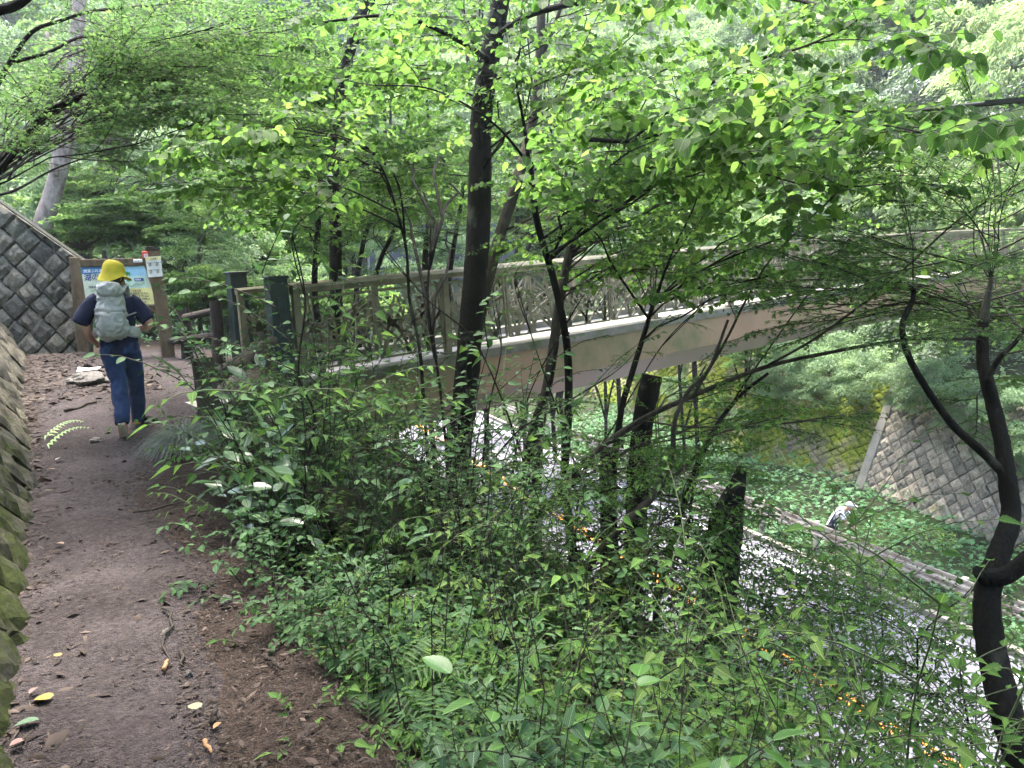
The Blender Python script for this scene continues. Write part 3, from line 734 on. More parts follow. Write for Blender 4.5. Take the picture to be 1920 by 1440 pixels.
# two dark green square gate posts
for i, (px, pt, d, w, lab) in enumerate([(442, 512, 10.9, .25, 'dark green square bridge post, the farther one, beside the log fence'), (516, 521, 8.75, .225, 'dark green square bridge post, the nearer one, at the start of the near railing')]):
    p = P(px, pt, d); zb = float(H(p[0], p[1]))-.25; h = p[2]-zb
    mb = MB(); a, b = w/2*1.12, w/2*.95
    V = [(-a, -a, 0), (a, -a, 0), (a, a, 0), (-a, a, 0), (-b, -b, h), (b, -b, h), (b, b, h), (-b, b, h)]
    mb.add(V, [(0, 3, 2, 1), (4, 5, 6, 7), (0, 1, 5, 4), (1, 2, 6, 5), (2, 3, 7, 6), (3, 0, 4, 7)])
    mb.box((0, -a*.9-.01, h*.75), (.10, .02, .34)); 
    o = empty('bridge_post', (p[0], p[1], zb), .12); bevel(mb.build('pillar', M['post_green'], o), .012); tag(o, lab, 'post', 'green gate posts of the footbridge')
    mb = MB(); mb.box((0, 0, h+.006), (b*2+.03, b*2+.03, .03)); bevel(mb.build('cap', M['post_green'], o), .008)

# ------------------------------------------------------------------ log fence by the path
def log(name, a, b, r, mat, parent, ends=True, n=12):
    a, b = np.array(a, float), np.array(b, float); pts = a+(b-a)*np.linspace(0, 1, 7)[:, None]
    V, Fc = tube(pts, [r*1.05, r, r*.97, r*.96], n, .10, cap=True)
    mi = [0]*(len(Fc)-2)+[1, 1]
    return mesh_obj(name, V, Fc, mat, parent, smooth=False, mats=[mat, M['log_end'] if mat is M['log'] else mat], mi=mi)
fb = G(400, 822, .06); fx, fy = fb[0], fb[1]; zg = float(H(fx, fy))
f1 = empty('log_fence', (fx, fy, zg)); tag(f1, 'short fence of round weathered logs, its nearest post beside the grass tuft', 'fence')
topn = P(380, 672, (fb-CAM)@fwd)-np.array([fx, fy, zg])
log('post', (0, 0, -.25), topn, .105, M['log'], f1)
e2 = P(500, 690, 8.55)-np.array([fx, fy, zg]); e2t = P(496, 630, 8.6)-np.array([fx, fy, zg])
log('post', e2-np.array([0, 0, .8]), e2t+np.array([0, 0, .05]), .085, M['log'], f1)
log('rail', P(398, 712, 7.42)-np.array([fx, fy, zg]), P(512, 640, 8.6)-np.array([fx, fy, zg]), .075, M['log'], f1)
log('rail', P(404, 790, 7.42)-np.array([fx, fy, zg]), P(506, 712, 8.5)-np.array([fx, fy, zg]), .075, M['log'], f1)
q = G(412, 668, .40); q = P(412, 668, 10.9); f2 = empty('log_fence', q); tag(f2, 'dark two rail log fence between the information board and the green bridge post', 'fence')
def rel(px, py, d, o): return P(px, py, d)-np.asarray(o)
log('post', rel(412, 690, 10.9, q), rel(404, 565, 10.9, q), .088, M['log_dark'], f2)
log('post', rel(353, 690, 11.8, q), rel(345, 577, 11.8, q), .088, M['log_dark'], f2)
log('rail', rel(346, 596, 11.7, q), rel(405, 582, 10.85, q), .055, M['log_dark'], f2)
log('rail', rel(318, 640, 12.0, q), rel(408, 628, 10.85, q), .055, M['log_dark'], f2)

# ------------------------------------------------------------------ information board
bl, brr = P(158, 690, 12.1), P(316, 672, 12.0)
sb = empty('information_board', (bl+brr)/2); c0 = np.array(sb.location)
tag(sb, 'wooden trail information board with a blue and yellow map behind the walker', 'information board')
def rb(px, py, d=12.0): return P(px, py, d)-c0
mb = MB(); mb.bar(rb(160, 700, 12.1), rb(140, 484, 12.1), .17, .17, up=(0, -1, 0)); bevel(mb.build('post', M['wood'], sb), .01)
mb = MB(); mb.bar(rb(318, 680), rb(286, 468), .19, .17, up=(0, -1, 0)); bevel(mb.build('post', M['wood'], sb), .01)
mb = MB(); mb.bar(rb(286, 470.5), rb(286, 465), .21, .19, up=(0, -1, 0)); mb.build('post_cap', M['log_dark'], sb)
mb = MB(); mb.bar(rb(152, 493.5, 11.93), rb(275, 490.5, 11.9), .07, .115); bevel(mb.build('beam', M['wood'], sb), .008)
mb = MB(); mb.bar(rb(160, 583, 12.0), rb(300, 579.5, 11.97), .07, .11); bevel(mb.build('beam', M['wood'], sb), .008)
# face plane of the board: corners measured at one distance
TL, TR, BLc, BRc = rb(154, 502, 11.98), rb(272, 497, 11.95), rb(166, 578, 12.0), rb(297, 572, 11.97)
def bf(u, v, o=0.):
    p = (TL*(1-u)+TR*u)*(1-v)+(BLc*(1-u)+BRc*u)*v; return p-fwd*o
def patch(name, u0, v0, u1, v1, mat, o, parent=sb, th=.004):
    V = [bf(u0, v1, o), bf(u1, v1, o), bf(u1, v0, o), bf(u0, v0, o)]; V += [v-fwd*-th for v in V]
    return mesh_obj(name, V, [(0, 1, 2, 3), (7, 6, 5, 4), (0, 4, 5, 1), (1, 5, 6, 2), (2, 6, 7, 3), (3, 7, 4, 0)], mat, parent)
def plain(name, c, r=.6): 
    return solid(name, c, r, .08, 9, .05, 40, dirt=tuple(v*.72 for v in c), dsc=5)
M['sg_pale'] = plain('sign_pale', (.55, .58, .42)); M['sg_blue'] = plain('sign_blue', (.05, .17, .33)); M['sg_sky'] = plain('sign_sky', (.28, .48, .58))
M['sg_map'] = plain('sign_map', (.45, .58, .45)); M['sg_yel'] = plain('sign_yellow', (.62, .56, .22)); M['sg_ink'] = plain('sign_ink', (.03, .04, .06)); M['sg_white'] = plain('sign_white', (.7, .7, .66))
M['sg_navy'] = plain('sign_navy', (.03, .06, .2)); M['sg_green'] = plain('sign_green', (.05, .22, .05)); M['sg_red'] = plain('sign_red', (.55, .06, .05)); M['sg_paper'] = plain('notice_paper', (.55, .55, .47)); M['sg_brown'] = plain('sign_brown', (.22, .10, .04))
patch('panel', 0, 0, 1, 1, M['sg_pale'], .04, th=.03)
patch('blue_band', 0, .0, .62, .17, M['sg_blue'], .046); patch('sky_field', .50, .03, 1, .30, M['sg_sky'], .048); patch('map_field', .6, .27, .97, .58, M['sg_map'], .050)
patch('yellow_field', .58, .57, 1, .98, M['sg_yel'], .052); patch('road_map', .02, .36, .56, .97, M['sg_pale'], .050)
def text(body, u, v, size, mat, o=.06, parent=sb, al='LEFT', name='lettering', un=None, c=None):
    cu = bpy.data.curves.new(name, 'FONT'); cu.body = body; cu.size = size; cu.align_x = al; cu.resolution_u = 2; cu.offset = size*.012; cu.materials.append(mat)
    t = bpy.data.objects.new(name, cu); t.parent = parent; p = bf(u, v, o) if c is None else c
    x = (TR-TL); x = x/np.linalg.norm(x); y = (TL-BLc); y = y-x*(x@y); y /= np.linalg.norm(y); z = np.cross(x, y)
    t.matrix_local = Matrix([[x[0], y[0], z[0], p[0]], [x[1], y[1], z[1], p[1]], [x[2], y[2], z[2], p[2]], [0, 0, 0, 1]]); COL.objects.link(t)
    t['kind'] = 'stuff'; return t
text('関東ふれあいのみち', .04, .14, .062, M['sg_white']); text('湖のみち', .03, .325, .125, M['sg_navy'])
text('相模湖', .08, .52, .04, M['sg_ink']); text('嵐 山', .12, .76, .04, M['sg_ink']); text('現在地', .42, .80, .035, M['sg_red'])
text('コース案内図', .64, .655, .036, M['sg_brown'])
for k, (a_, b_) in enumerate([('相模湖駅まで', '1.7km'), ('嵐山山頂まで', '1.2km'), ('相模湖大橋まで', '0.9km')]): text(a_, .62, .73+.068*k, .042, M['sg_ink']); text(b_, .84, .73+.068*k, .042, M['sg_ink'])
text('神奈川県', .76, .94, .03, M['sg_navy'])
mb = MB(); g = np.random.default_rng(5)
for a_, b_, r_ in [(.70, .22, .055), (.63, .34, .03), (.70, .38, .035)]:           # little green hills printed on the map
    c = bf(a_, b_, .056); n = 12; x = (TR-TL)/np.linalg.norm(TR-TL); y = (TL-BLc)/np.linalg.norm(TL-BLc)
    V = [c+x*math.cos(t)*r_*(1+.12*math.sin(5*t))+y*math.sin(t)*r_*.8*(1 if math.sin(t) > 0 else .35) for t in np.linspace(0, 2*math.pi, n, endpoint=False)]
    mb.add(V, [tuple(range(n))])
mb.build('map_hills', M['sg_green'], sb)
patch('map_label', .79, .33, .93, .40, M['sg_navy'], .058, th=.002); text('相模湖', .80, .385, .032, M['sg_white'], .062)
mb = MB()
for ln in ([(.60, .50), (.66, .45), (.72, .53), (.80, .46), (.86, .5), (.93, .44)], [(.08, .62), (.2, .55), (.3, .6), (.42, .66), (.52, .62)], [(.2, .55), (.24, .72), (.34, .8), (.5, .86)]):
    for a_, b_ in zip(ln[:-1], ln[1:]): mb.bar(bf(*a_, .057), bf(*b_, .057), .006, .002, up=tuple(fwd))
mb.build('map_line', M['sg_green'], sb)
# fixings on the board: plate on the beam, notice sheet, red and white counter box
mb = MB(); mb.bar(rb(250, 489.5, 11.84), rb(267, 489.2, 11.84), .01, .045); bevel(mb.build('name_plate', M['sg_white'], sb), .004)
text('No.12', 0, 0, .03, M['sg_ink'], c=rb(252, 491, 11.82))
nc = [rb(272, 482, 11.80), rb(301, 480, 11.80), rb(305, 518, 11.80), rb(278, 520, 11.80)]
def quad_sheet(name, c, mat, parent, th=.004):
    V = list(c)+[v+fwd*th for v in c]; return mesh_obj(name, V, [(3, 2, 1, 0), (4, 5, 6, 7), (0, 1, 5, 4), (1, 2, 6, 5), (2, 3, 7, 6), (3, 0, 4, 7)], mat, parent)
nt_ = empty('notice_sheet', c0); tag(nt_, 'small laminated notice with a yellow heading fixed to the right board post', 'notice')
quad_sheet('sheet', nc, M['sg_paper'], nt_)
def nf(u, v, o=.003): return (nc[0]*(1-u)+nc[1]*u)*(1-v)+(nc[3]*(1-u)+nc[2]*u)*v-fwd*o
quad_sheet('heading', [nf(.02, .02), nf(.98, .02), nf(.98, .17), nf(.02, .17)], M['sg_yel'], nt_, .001)
for a_, b_ in ((.06, .27), (.53, .27), (.06, .62), (.53, .62)):
    quad_sheet('drawing', [nf(a_+.08, b_+.06), nf(a_+.3, b_+.03), nf(a_+.26, b_+.2), nf(a_+.1, b_+.22)], plain('print_grey', (.25, .25, .2)), nt_, .001)
t = text('ご注意', 0, 0, .035, M['sg_ink'], parent=nt_, c=nf(.3, .15, .006))
for k in range(4): text('野生動物に注意', 0, 0, .018, M['sg_ink'], parent=nt_, c=nf(.06+.47*(k % 2), .32+.36*(k//2), .006))
mb = MB(); mb.bar(rb(268, 478, 11.9), rb(279, 477.5, 11.9), .06, .11); cb = mb.build('small_box', M['sg_red']); cb.location = c0
tag(bevel(cb, .008), 'small red and white box standing on top of the information board', 'box')
mb = MB(); mb.bar(rb(270, 479.5, 11.862), rb(277, 479.2, 11.862), .006, .055); mb.build('label_plate', M['sg_white'], cb)
text('火', 0, 0, .05, M['sg_red'], parent=cb, c=rb(271, 481.5, 11.85))

# ------------------------------------------------------------------ person walking away
def skin_mat(name, c, rough=.6): return solid(name, c, rough, .1, 12, .1, 60)
M['skin'] = skin_mat('skin', (.50, .29, .20)); M['shirt'] = solid('navy_cloth', (.014, .017, .045), .85, .25, 9, .5, 60); M['jean'] = solid('denim', (.022, .042, .105), .85, .35, 7, .5, 70)
M['hat'] = solid('yellow_cloth', (.66, .52, .045), .8, .12, 8, .3, 80); M['hair'] = solid('hair', (.018, .010, .008), .55, .4, 30, .8, 120, spec=.5)
M['pack'] = solid('pack_cloth', (.33, .33, .31), .5, .16, 5, .5, 14, spec=.4); M['shoe'] = solid('shoe_orange', (.55, .20, .07), .6, .25, 20, .3); M['sole'] = solid('sole', (.62, .50, .40), .7, .2, 20, .2)
M['dark_sole'] = solid('dark_sole', (.03, .03, .03), .8)
pg = G(213, 836, .06); pz = float(H(pg[0], pg[1])); PR = Vector((pg[0]+.07, pg[1], pz+.012)); PAZ = R_(3)
def loft(rings, n=20):
    """rings: (centre, rx, ry, axis dir) ellipses -> closed shape"""
    V = []; K = len(rings)
    for c, rx, ry, ax in rings:
        ax = Vector(ax).normalized(); s = Vector((1, 0, 0)); s = (s-ax*s.dot(ax))
        if s.length < .2: s = Vector((0, 1, 0))-ax*ax.y
        s.normalize(); f = ax.cross(s)
        for k in range(n):
            a = 2*math.pi*k/n; V.append(Vector(c)+s*math.cos(a)*rx+f*math.sin(a)*ry)
    Fc = [(i*n+j, i*n+(j+1) % n, (i+1)*n+(j+1) % n, (i+1)*n+j) for i in range(K-1) for j in range(n)]+[tuple(range(n-1, -1, -1)), tuple((K-1)*n+j for j in range(n))]
    return V, Fc
def limb(pts, n=16, k=5):
    """pts: (x,y,z,rx,ry) -> smooth lofted limb"""
    a = catmull([np.array(p) for p in pts], k); T = np.gradient(a[:, :3], axis=0)
    return loft([(tuple(q[:3]), q[3], q[4], tuple(t)) for q, t in zip(a, T)], n)
def ell(c, r, n=14, m_=10):
    V = []; Fc = []
    for i in range(m_+1):
        th = math.pi*i/m_
        for j in range(n): V.append((c[0]+r[0]*math.sin(th)*math.cos(2*math.pi*j/n), c[1]+r[1]*math.sin(th)*math.sin(2*math.pi*j/n), c[2]+r[2]*math.cos(th)))
    for i in range(m_):
        for j in range(n): Fc.append((i*n+j, (i+1)*n+j, (i+1)*n+(j+1) % n, i*n+(j+1) % n))
    return V, Fc
def fuse(name, parts, mat, parent, vox=.012, sm=4, wr=0., wsc=9., stretch=(1, 1, 1)):
    """join lofted shapes into ONE continuous skin (voxel remesh), smooth, add cloth folds"""
    mb = MB()
    for V, Fc in parts: mb.add(V, Fc)
    o = mb.build(name, mat, None); bm = bmesh.new(); bm.from_mesh(o.data); bmesh.ops.remove_doubles(bm, verts=bm.verts, dist=1e-5); bmesh.ops.recalc_face_normals(bm, faces=bm.faces); bm.to_mesh(o.data); bm.free()
    r = o.modifiers.new('r', 'REMESH'); r.mode = 'VOXEL'; r.voxel_size = vox; s = o.modifiers.new('s', 'SMOOTH'); s.iterations = sm; s.factor = .5
    dg = bpy.context.evaluated_depsgraph_get(); me = bpy.data.meshes.new_from_object(o.evaluated_get(dg)); o.modifiers.clear(); o.data = me
    me.polygons.foreach_set('use_smooth', np.ones(len(me.polygons), dtype=bool))
    if wr:
        for v, nn in zip(me.vertices, [Vector(q.vector) for q in me.vertex_normals]):
            c = Vector((v.co.x*stretch[0], v.co.y*stretch[1], v.co.z*stretch[2]))*wsc
            v.co += nn*wr*(noise.noise(c)+.6*(1-abs(noise.noise(c*1.9+Vector((3, 1, 7)))*2.4))-.3)
    if not me.materials: me.materials.append(mat)
    o.parent = parent; return o
pe = empty('person', PR, -PAZ); tag(pe, 'walker seen from behind in a yellow sun hat, navy T-shirt and blue trousers', 'person')
# joints (x right, y ahead, z up); the left leg pushes off behind, the right leg is planted ahead
HipL, HipR = (-.06, .27, .86), (.13, .30, .86)
KneeL, KneeR = (.01, .22, .50), (.17, .50, .49)
AnkL, AnkR = (.015, .0, .17), (.175, .64, .09)
torso = [(.02, .29, .80, .14, .10), (.03, .28, .88, .15, .115), (.03, .28, 1.0, .145, .115), (.02, .29, 1.14, .165, .125), (.0, .31, 1.26, .185, .115), (.0, .32, 1.34, .12, .085), (.005, .335, 1.385, .058, .058), (.01, .345, 1.44, .052, .055)]
ShL, ShR = (-.185, .30, 1.285), (.185, .33, 1.285)
armL = [(*ShL, .055, .055), (-.25, .27, 1.18, .05, .05), (-.275, .26, 1.03, .042, .042), (-.24, .36, .93, .037, .037), (-.19, .46, .88, .028, .025)]
armR = [(*ShR, .055, .055), (.27, .30, 1.17, .05, .05), (.335, .28, 1.06, .043, .043), (.27, .36, 1.02, .037, .037), (.20, .43, 1.015, .028, .025)]
head = ell((.03, .36, 1.50), (.075, .09, .105))
legL = [(*HipL, .08, .08), (.0, .25, .68, .075, .08), (*KneeL, .055, .058), (.015, .12, .34, .052, .055), (*AnkL, .036, .038)]
legR = [(*HipR, .08, .08), (.155, .41, .68, .075, .08), (*KneeR, .055, .058), (.175, .585, .28, .052, .055), (*AnkR, .036, .038)]
hat_az = R_(-52)                      # head turned to the right
def hd(x, y, z): return (.03+x*math.cos(hat_az)-y*math.sin(hat_az), .35+x*math.sin(hat_az)+y*math.cos(hat_az), z)
parts = [limb(torso), limb(armL), limb(armR), head, limb(legL), limb(legR), ell(hd(0, .098, 1.492), (.012, .016, .018)), ell(hd(0, .07, 1.44), (.04, .045, .035)),
         ell(hd(.078, 0, 1.49), (.014, .02, .028)), ell(hd(-.078, 0, 1.49), (.014, .02, .028)), ell(hd(0, .088, 1.462), (.024, .014, .008))]
def hand(w, dirv, side):
    out = []; d = Vector(dirv).normalized(); w = Vector(w); up_ = Vector((0, 0, 1)); s = d.cross(up_).normalized()
    out.append(limb([(*w, .027, .022), (*(w+d*.04), .038, .02), (*(w+d*.085), .04, .018)], 10, 3))
    for k in range(4):
        b = w+d*.08+s*(.028-.019*k); l = (.06, .07, .065, .05)[k]
        out.append(limb([(*b, .0095, .0095), (*(b+d*l*.45-up_*.01), .009, .009), (*(b+d*l*.7-up_*l*.45), .0075, .0075)], 8, 2))
    b = w+d*.03+s*.035*side; out.append(limb([(*b, .011, .011), (*(b+d*.03+s*.018*side), .010, .010), (*(b+d*.055+s*.012*side-up_*.01), .008, .008)], 8, 2))
    return out
parts += hand((-.19, .46, .88), (.1, 1, -.25), 1)+hand((.20, .43, 1.015), (-.75, .6, -.1), -1)
fuse('body', parts, M['skin'], pe, .009, 3)
for sx in (-1, 1):
    V, Fc = ell(hd(.03*sx, .083, 1.505), (.011, .008, .006)); mesh_obj('eye', V, Fc, M['hair'], pe, smooth=True)
sh = [(.03, .285, .79, .19, .165), (.03, .28, .92, .19, .155), (.025, .28, 1.05, .175, .145), (.015, .29, 1.17, .185, .14), (.0, .31, 1.27, .195, .125), (.0, .322, 1.345, .11, .09), (.003, .33, 1.375, .07, .068)]
slL = [(-.15, .30, 1.285, .075, .08), (-.21, .285, 1.24, .08, .085), (-.285, .27, 1.14, .085, .085), (-.325, .265, 1.06, .088, .085)]
slR = [(.15, .33, 1.285, .075, .08), (.22, .32, 1.23, .08, .085), (.285, .30, 1.15, .082, .085), (.325, .285, 1.09, .078, .08)]
fuse('t_shirt', [limb(sh, 20), limb(slL), limb(slR)], M['shirt'], pe, .011, 4, .009, 6, (1, 1, .6))
tr = [(.035, .28, .93, .178, .145), (.035, .28, .86, .185, .155), (.035, .275, .78, .18, .15)]
tL = [(-.05, .27, .84, .115, .13), (-.03, .255, .68, .105, .11), (.0, .225, .52, .088, .095), (.015, .13, .35, .085, .09), (.018, .03, .21, .075, .075), (.02, .005, .15, .072, .07)]
tR = [(.12, .29, .84, .115, .13), (.145, .39, .68, .108, .11), (.17, .50, .50, .088, .095), (.175, .58, .30, .08, .085), (.175, .635, .14, .07, .07), (.175, .645, .075, .068, .068)]
fuse('trousers', [limb(tr, 20), limb(tL), limb(tR)], M['jean'], pe, .011, 4, .014, 7, (1, 1, .8))
def shoe(c, pitch, yaw=0.):
    o = empty('shoe', c); o.parent = pe; o.rotation_euler = (pitch, 0, yaw)
    up1 = [(0, -.10, .045, .036, .04), (0, -.06, .05, .041, .048), (0, .0, .045, .044, .042), (0, .07, .035, .048, .032), (0, .12, .028, .044, .024), (0, .155, .022, .028, .016)]
    a = fuse('upper', [limb(up1, 16), limb([(0, -.06, .04, .045, .05), (0, -.06, .1, .043, .05)], 14, 3)], M['shoe'], o, .007, 3)
    b = fuse('sole', [limb([(0, -.115, .008, .034, .016), (0, -.05, .008, .043, .017), (0, .05, .006, .05, .014), (0, .12, .006, .046, .014), (0, .165, .014, .026, .012)], 14)], M['sole'], o, .007, 1)
    return o
shoe((.015, .03, .085), R_(-42), R_(-6)); shoe((.178, .68, .0), R_(0), R_(-14))
hr = [ell((.025, .345, 1.515), (.088, .10, .10)), limb([(.0, .30, 1.52, .075, .05), (-.005, .28, 1.43, .075, .05), (-.01, .275, 1.365, .06, .035), (-.01, .28, 1.335, .045, .02)], 14)]
fuse('hair', hr, M['hair'], pe, .009, 3, .006, 30, (1, 1, .3))
# sun hat: rounded crown and a drooping brim, tipped forward to the right
n = 40; V = []; prof = [(0, .112), (.055, .106), (.092, .084), (.110, .05), (.116, .018), (.116, -.005), (.130, -.02), (.146, -.032), (.158, -.043), (.155, -.048), (.142, -.037), (.124, -.024), (.110, -.008)]
Fc = []
for r, z in prof:
    for k in range(n):
        a = 2*math.pi*k/n; fr = math.sin(a); back = max(0, -fr); rr = r*(1+((.22*max(0, fr)-.08*back)*min(1, (r-.108)/.03) if r > .108 else 0)); zz = z-(.05*back*(max(0, r-.105)/.035) if r > .105 else 0)+.006*math.sin(3*a+1)*(r/.1)+(.015*max(0, fr) if r > .15 else 0)
        V.append((rr*math.cos(a)*.93, rr*fr*1.06, zz))
for i in range(len(prof)-1):
    for j in range(n): Fc.append((i*n+j, (i+1)*n+j, (i+1)*n+(j+1) % n, i*n+(j+1) % n))
ho = mesh_obj('sun_hat', V, Fc, M['hat'], pe, smooth=True); ho.location = (.012, .335, 1.545); ho.rotation_euler = (R_(-10), R_(3), hat_az)
ss_ = ho.modifiers.new('s', 'SUBSURF'); ss_.levels = ss_.render_levels = 1
# backpack: rests on the back, its own thing
bpk = empty('backpack', PR, -PAZ)
for o in (pe, bpk): o.scale = (.86, .95, 1.0); o.rotation_euler = (0, R_(3.2), -PAZ)
tag(bpk, 'pale grey hiking backpack with hip belt worn by the walker in the yellow hat', 'backpack')
body_ = [(-.02, .10, .93, .10, .06), (-.02, .085, .98, .15, .085), (-.025, .08, 1.10, .155, .10), (-.03, .095, 1.22, .14, .09), (-.03, .12, 1.33, .125, .07), (-.03, .145, 1.385, .10, .045), (-.03, .15, 1.40, .05, .02)]
fuse('pack_body', [limb(body_, 20)], M['pack'], bpk, .010, 2, .024, 7.5, (1, 1, 1.4))
fuse('pocket', [limb([(-.03, .0, .96, .10, .03), (-.03, -.015, 1.05, .125, .045), (-.03, .005, 1.17, .11, .03)], 18)], M['pack'], bpk, .009, 2, .014, 9, (1, 1, 1.2))
fuse('top_lid', [limb([(-.03, .09, 1.345, .12, .035), (-.03, .075, 1.36, .13, .06), (-.03, .10, 1.405, .11, .06), (-.03, .13, 1.42, .05, .03)], 18)], M['pack'], bpk, .010, 3, .012, 12)
fuse('hip_belt', [limb([(.09, .14, 1.0, .03, .05), (.20, .20, .985, .025, .055), (.235, .30, .975, .02, .05), (.20, .40, .97, .018, .035)], 12)], M['pack'], bpk, .009, 2, .008, 12)
fuse('hip_belt', [limb([(-.12, .14, 1.0, .03, .045), (-.19, .22, .985, .022, .045), (-.195, .32, .975, .018, .04)], 12)], M['pack'], bpk, .009, 2, .008, 12)
for sx in (-1, 1):
    V, Fc = limb([(.1*sx-.02, .16, 1.36, .03, .012), (.12*sx-.01, .26, 1.415, .032, .012), (.13*sx, .38, 1.39, .03, .011), (.14*sx, .43, 1.25, .028, .011), (.18*sx, .36, 1.1, .02, .010)], 10, 4); mesh_obj('shoulder_strap', V, Fc, M['pack'], bpk, smooth=True)
for a_, b_ in [((.11, .12, 1.14), (.21, .22, 1.17)), ((.12, .16, 1.03), (.20, .26, 1.14)), ((-.15, .02, 1.18), (.09, .0, 1.16))]:
    mb = MB(); mb.tube([np.array(a_), (np.array(a_)+b_)/2, np.array(b_)], .007, 6); mb.build('webbing', M['pack'], bpk)
mb = MB(); mb.box((.15, .115, 1.065), (.03, .02, .022)); mb.build('buckle', M['black'], bpk)

# ------------------------------------------------------------------ guardrail, the second walker, cables, stair on the far slope
gr = empty('guardrail', (0, 0, 0)); tag(gr, 'weathered pale steel guardrail running along the far side of the road', 'guardrail')
prof = [(-.04, 0), (-.045, .05), (0, .085), (0, .12), (-.045, .155), (-.045, .205), (0, .24), (0, .275), (-.04, .31), (-.04, .35)]
y = -6.; sec = 4.0
while y < 34:
    V = []; K = len(prof)
    for e in (y, y+sec-.02):
        c = np.array([road_c(e)+4.25, e, -5.42])
        V += [c+np.array([o, 0, z]) for o, z in prof]+[c+np.array([o+.012, 0, z]) for o, z in prof]
    Fc = [(j, j+1, 2*K+j+1, 2*K+j) for j in range(K-1)]+[(K+j, 3*K+j, 3*K+j+1, K+j+1) for j in range(K-1)]+[(0, 2*K, 3*K, K), (K-1, 2*K-1, 4*K-1, 3*K-1)]
    mesh_obj('beam', V, Fc, M['rail_steel'], gr)
    for q_ in (0, 2):
        mb = MB(); c = np.array([road_c(y+q_)+4.38, y+q_, 0]); mb.tube([c+(0, 0, -6.2), c+(0, 0, -5.6), c+(0, 0, -5.1)], .07, 10); mb.build('post', M['rail_steel'], gr)
    for q_ in (.0, .3, 2., 2.3):
        mb = MB(); c = np.array([road_c(y+q_)+4.23, y+q_, -5.25]); mb.box(c, (.03, .05, .05)); mb.build('bolt', M['black'], gr)
    y += sec
# walker on the road, bending beside the guardrail
q = G(1558, 1040, -6.0); p2 = empty('person', q, R_(200)); tag(p2, 'distant person in a pale cap and striped T-shirt bending beside the guardrail', 'person')
parts = [limb([(0, 0, .78, .15, .11), (0, .1, 1.0, .15, .11), (0, .24, 1.2, .17, .1), (0, .33, 1.26, .09, .07), (0, .38, 1.29, .05, .05)]), ell((0, .46, 1.34), (.075, .095, .1)),
         limb([(-.17, .25, 1.2, .05, .05), (-.2, .4, 1.0, .04, .04), (-.15, .5, .82, .03, .03), (-.12, .55, .74, .035, .02)]), limb([(.17, .25, 1.2, .05, .05), (.2, .4, 1.0, .04, .04), (.15, .52, .86, .03, .03), (.12, .57, .78, .035, .02)]),
         limb([(-.09, 0, .82, .09, .09), (-.1, .05, .45, .06, .06), (-.1, -.02, .06, .04, .04), (-.1, .08, .03, .04, .03)]), limb([(.09, 0, .82, .09, .09), (.1, .08, .45, .06, .06), (.1, .02, .06, .04, .04), (.1, .12, .03, .04, .03)])]
fuse('body', parts, M['skin'], p2, .014, 3)
mt, t_, b_ = new_mat('striped_cloth'); tc = N(t_, 'ShaderNodeTexCoord'); wv = N(t_, 'ShaderNodeTexWave', Scale=4.2); wv.bands_direction = 'X'; t_.links.new(tc.outputs['Object'], wv.inputs[0]); t_.links.new(ramp(t_, wv.outputs[1], [(.22, (.04, .04, .07)), (.3, (.72, .72, .72))]), b_.inputs[0]); b_.inputs['Roughness'].default_value = .9
fuse('striped_shirt', [limb([(0, -.01, .76, .165, .125), (0, .1, 1.0, .165, .125), (0, .24, 1.2, .18, .115), (0, .33, 1.26, .1, .08)]), limb([(-.16, .25, 1.2, .07, .07), (-.2, .36, 1.06, .065, .065)]), limb([(.16, .25, 1.2, .07, .07), (.2, .36, 1.06, .065, .065)])], mt, p2, .014, 3)
fuse('trousers', [limb([(-.09, 0, .84, .11, .11), (-.1, .05, .45, .08, .08), (-.1, -.02, .1, .06, .06)]), limb([(.09, 0, .84, .11, .11), (.1, .08, .45, .08, .08), (.1, .02, .1, .06, .06)])], M['black'], p2, .014, 3)
fuse('cap', [ell((0, .44, 1.40), (.09, .11, .075)), limb([(0, .52, 1.40, .07, .012), (0, .62, 1.37, .06, .008)], 12)], plain('cap_cloth', (.62, .62, .64), .8), p2, .012, 2)
def cable(pts, r, mat, label):
    V, Fc = tube(px_line(pts), r, 8); o = mesh_obj('cable', V, Fc, mat, smooth=True); tag(o, label, 'cable'); return o
c1 = cable([(1240, 262, 7), (1500, 232, 6), (1690, 211, 4.2), (1960, 183, 3)], .012, M['black'], 'thick black overhead cable entering from the right edge above the bridge')
mb = MB(); mb.bar(P(1850, 192.5, 3.35), P(1960, 183, 3.0), .020, .020); mb.build('sleeve', M['black'], c1)
cable([(1180, -20, 14), (1000, 30, 15), (760, 92, 17), (560, 140, 20)], .016, M['black'], 'upper of two thin overhead wires crossing behind the big trunk')
cable([(1180, 8, 14), (1000, 52, 15), (760, 108, 17), (560, 152, 20)], .016, M['black'], 'lower of two thin overhead wires crossing behind the big trunk')
st = empty('hillside_stair', (0, 0, 0)); tag(st, 'concrete stair with pale metal railing climbing the far slope beyond the bridge', 'stair')
A, B = P(1490, 440, 31), P(1760, 330, 33); nst = 18
for k in range(nst):
    c = A+(B-A)*(k/nst); mb = MB(); mb.box((c[0], c[1], c[2]-.1), (1.5, (B-A)[1]/nst+.35, .22), rz=.0); mb.build('step', M['concrete'], st)
d_ = (B-A)/np.linalg.norm(B-A)
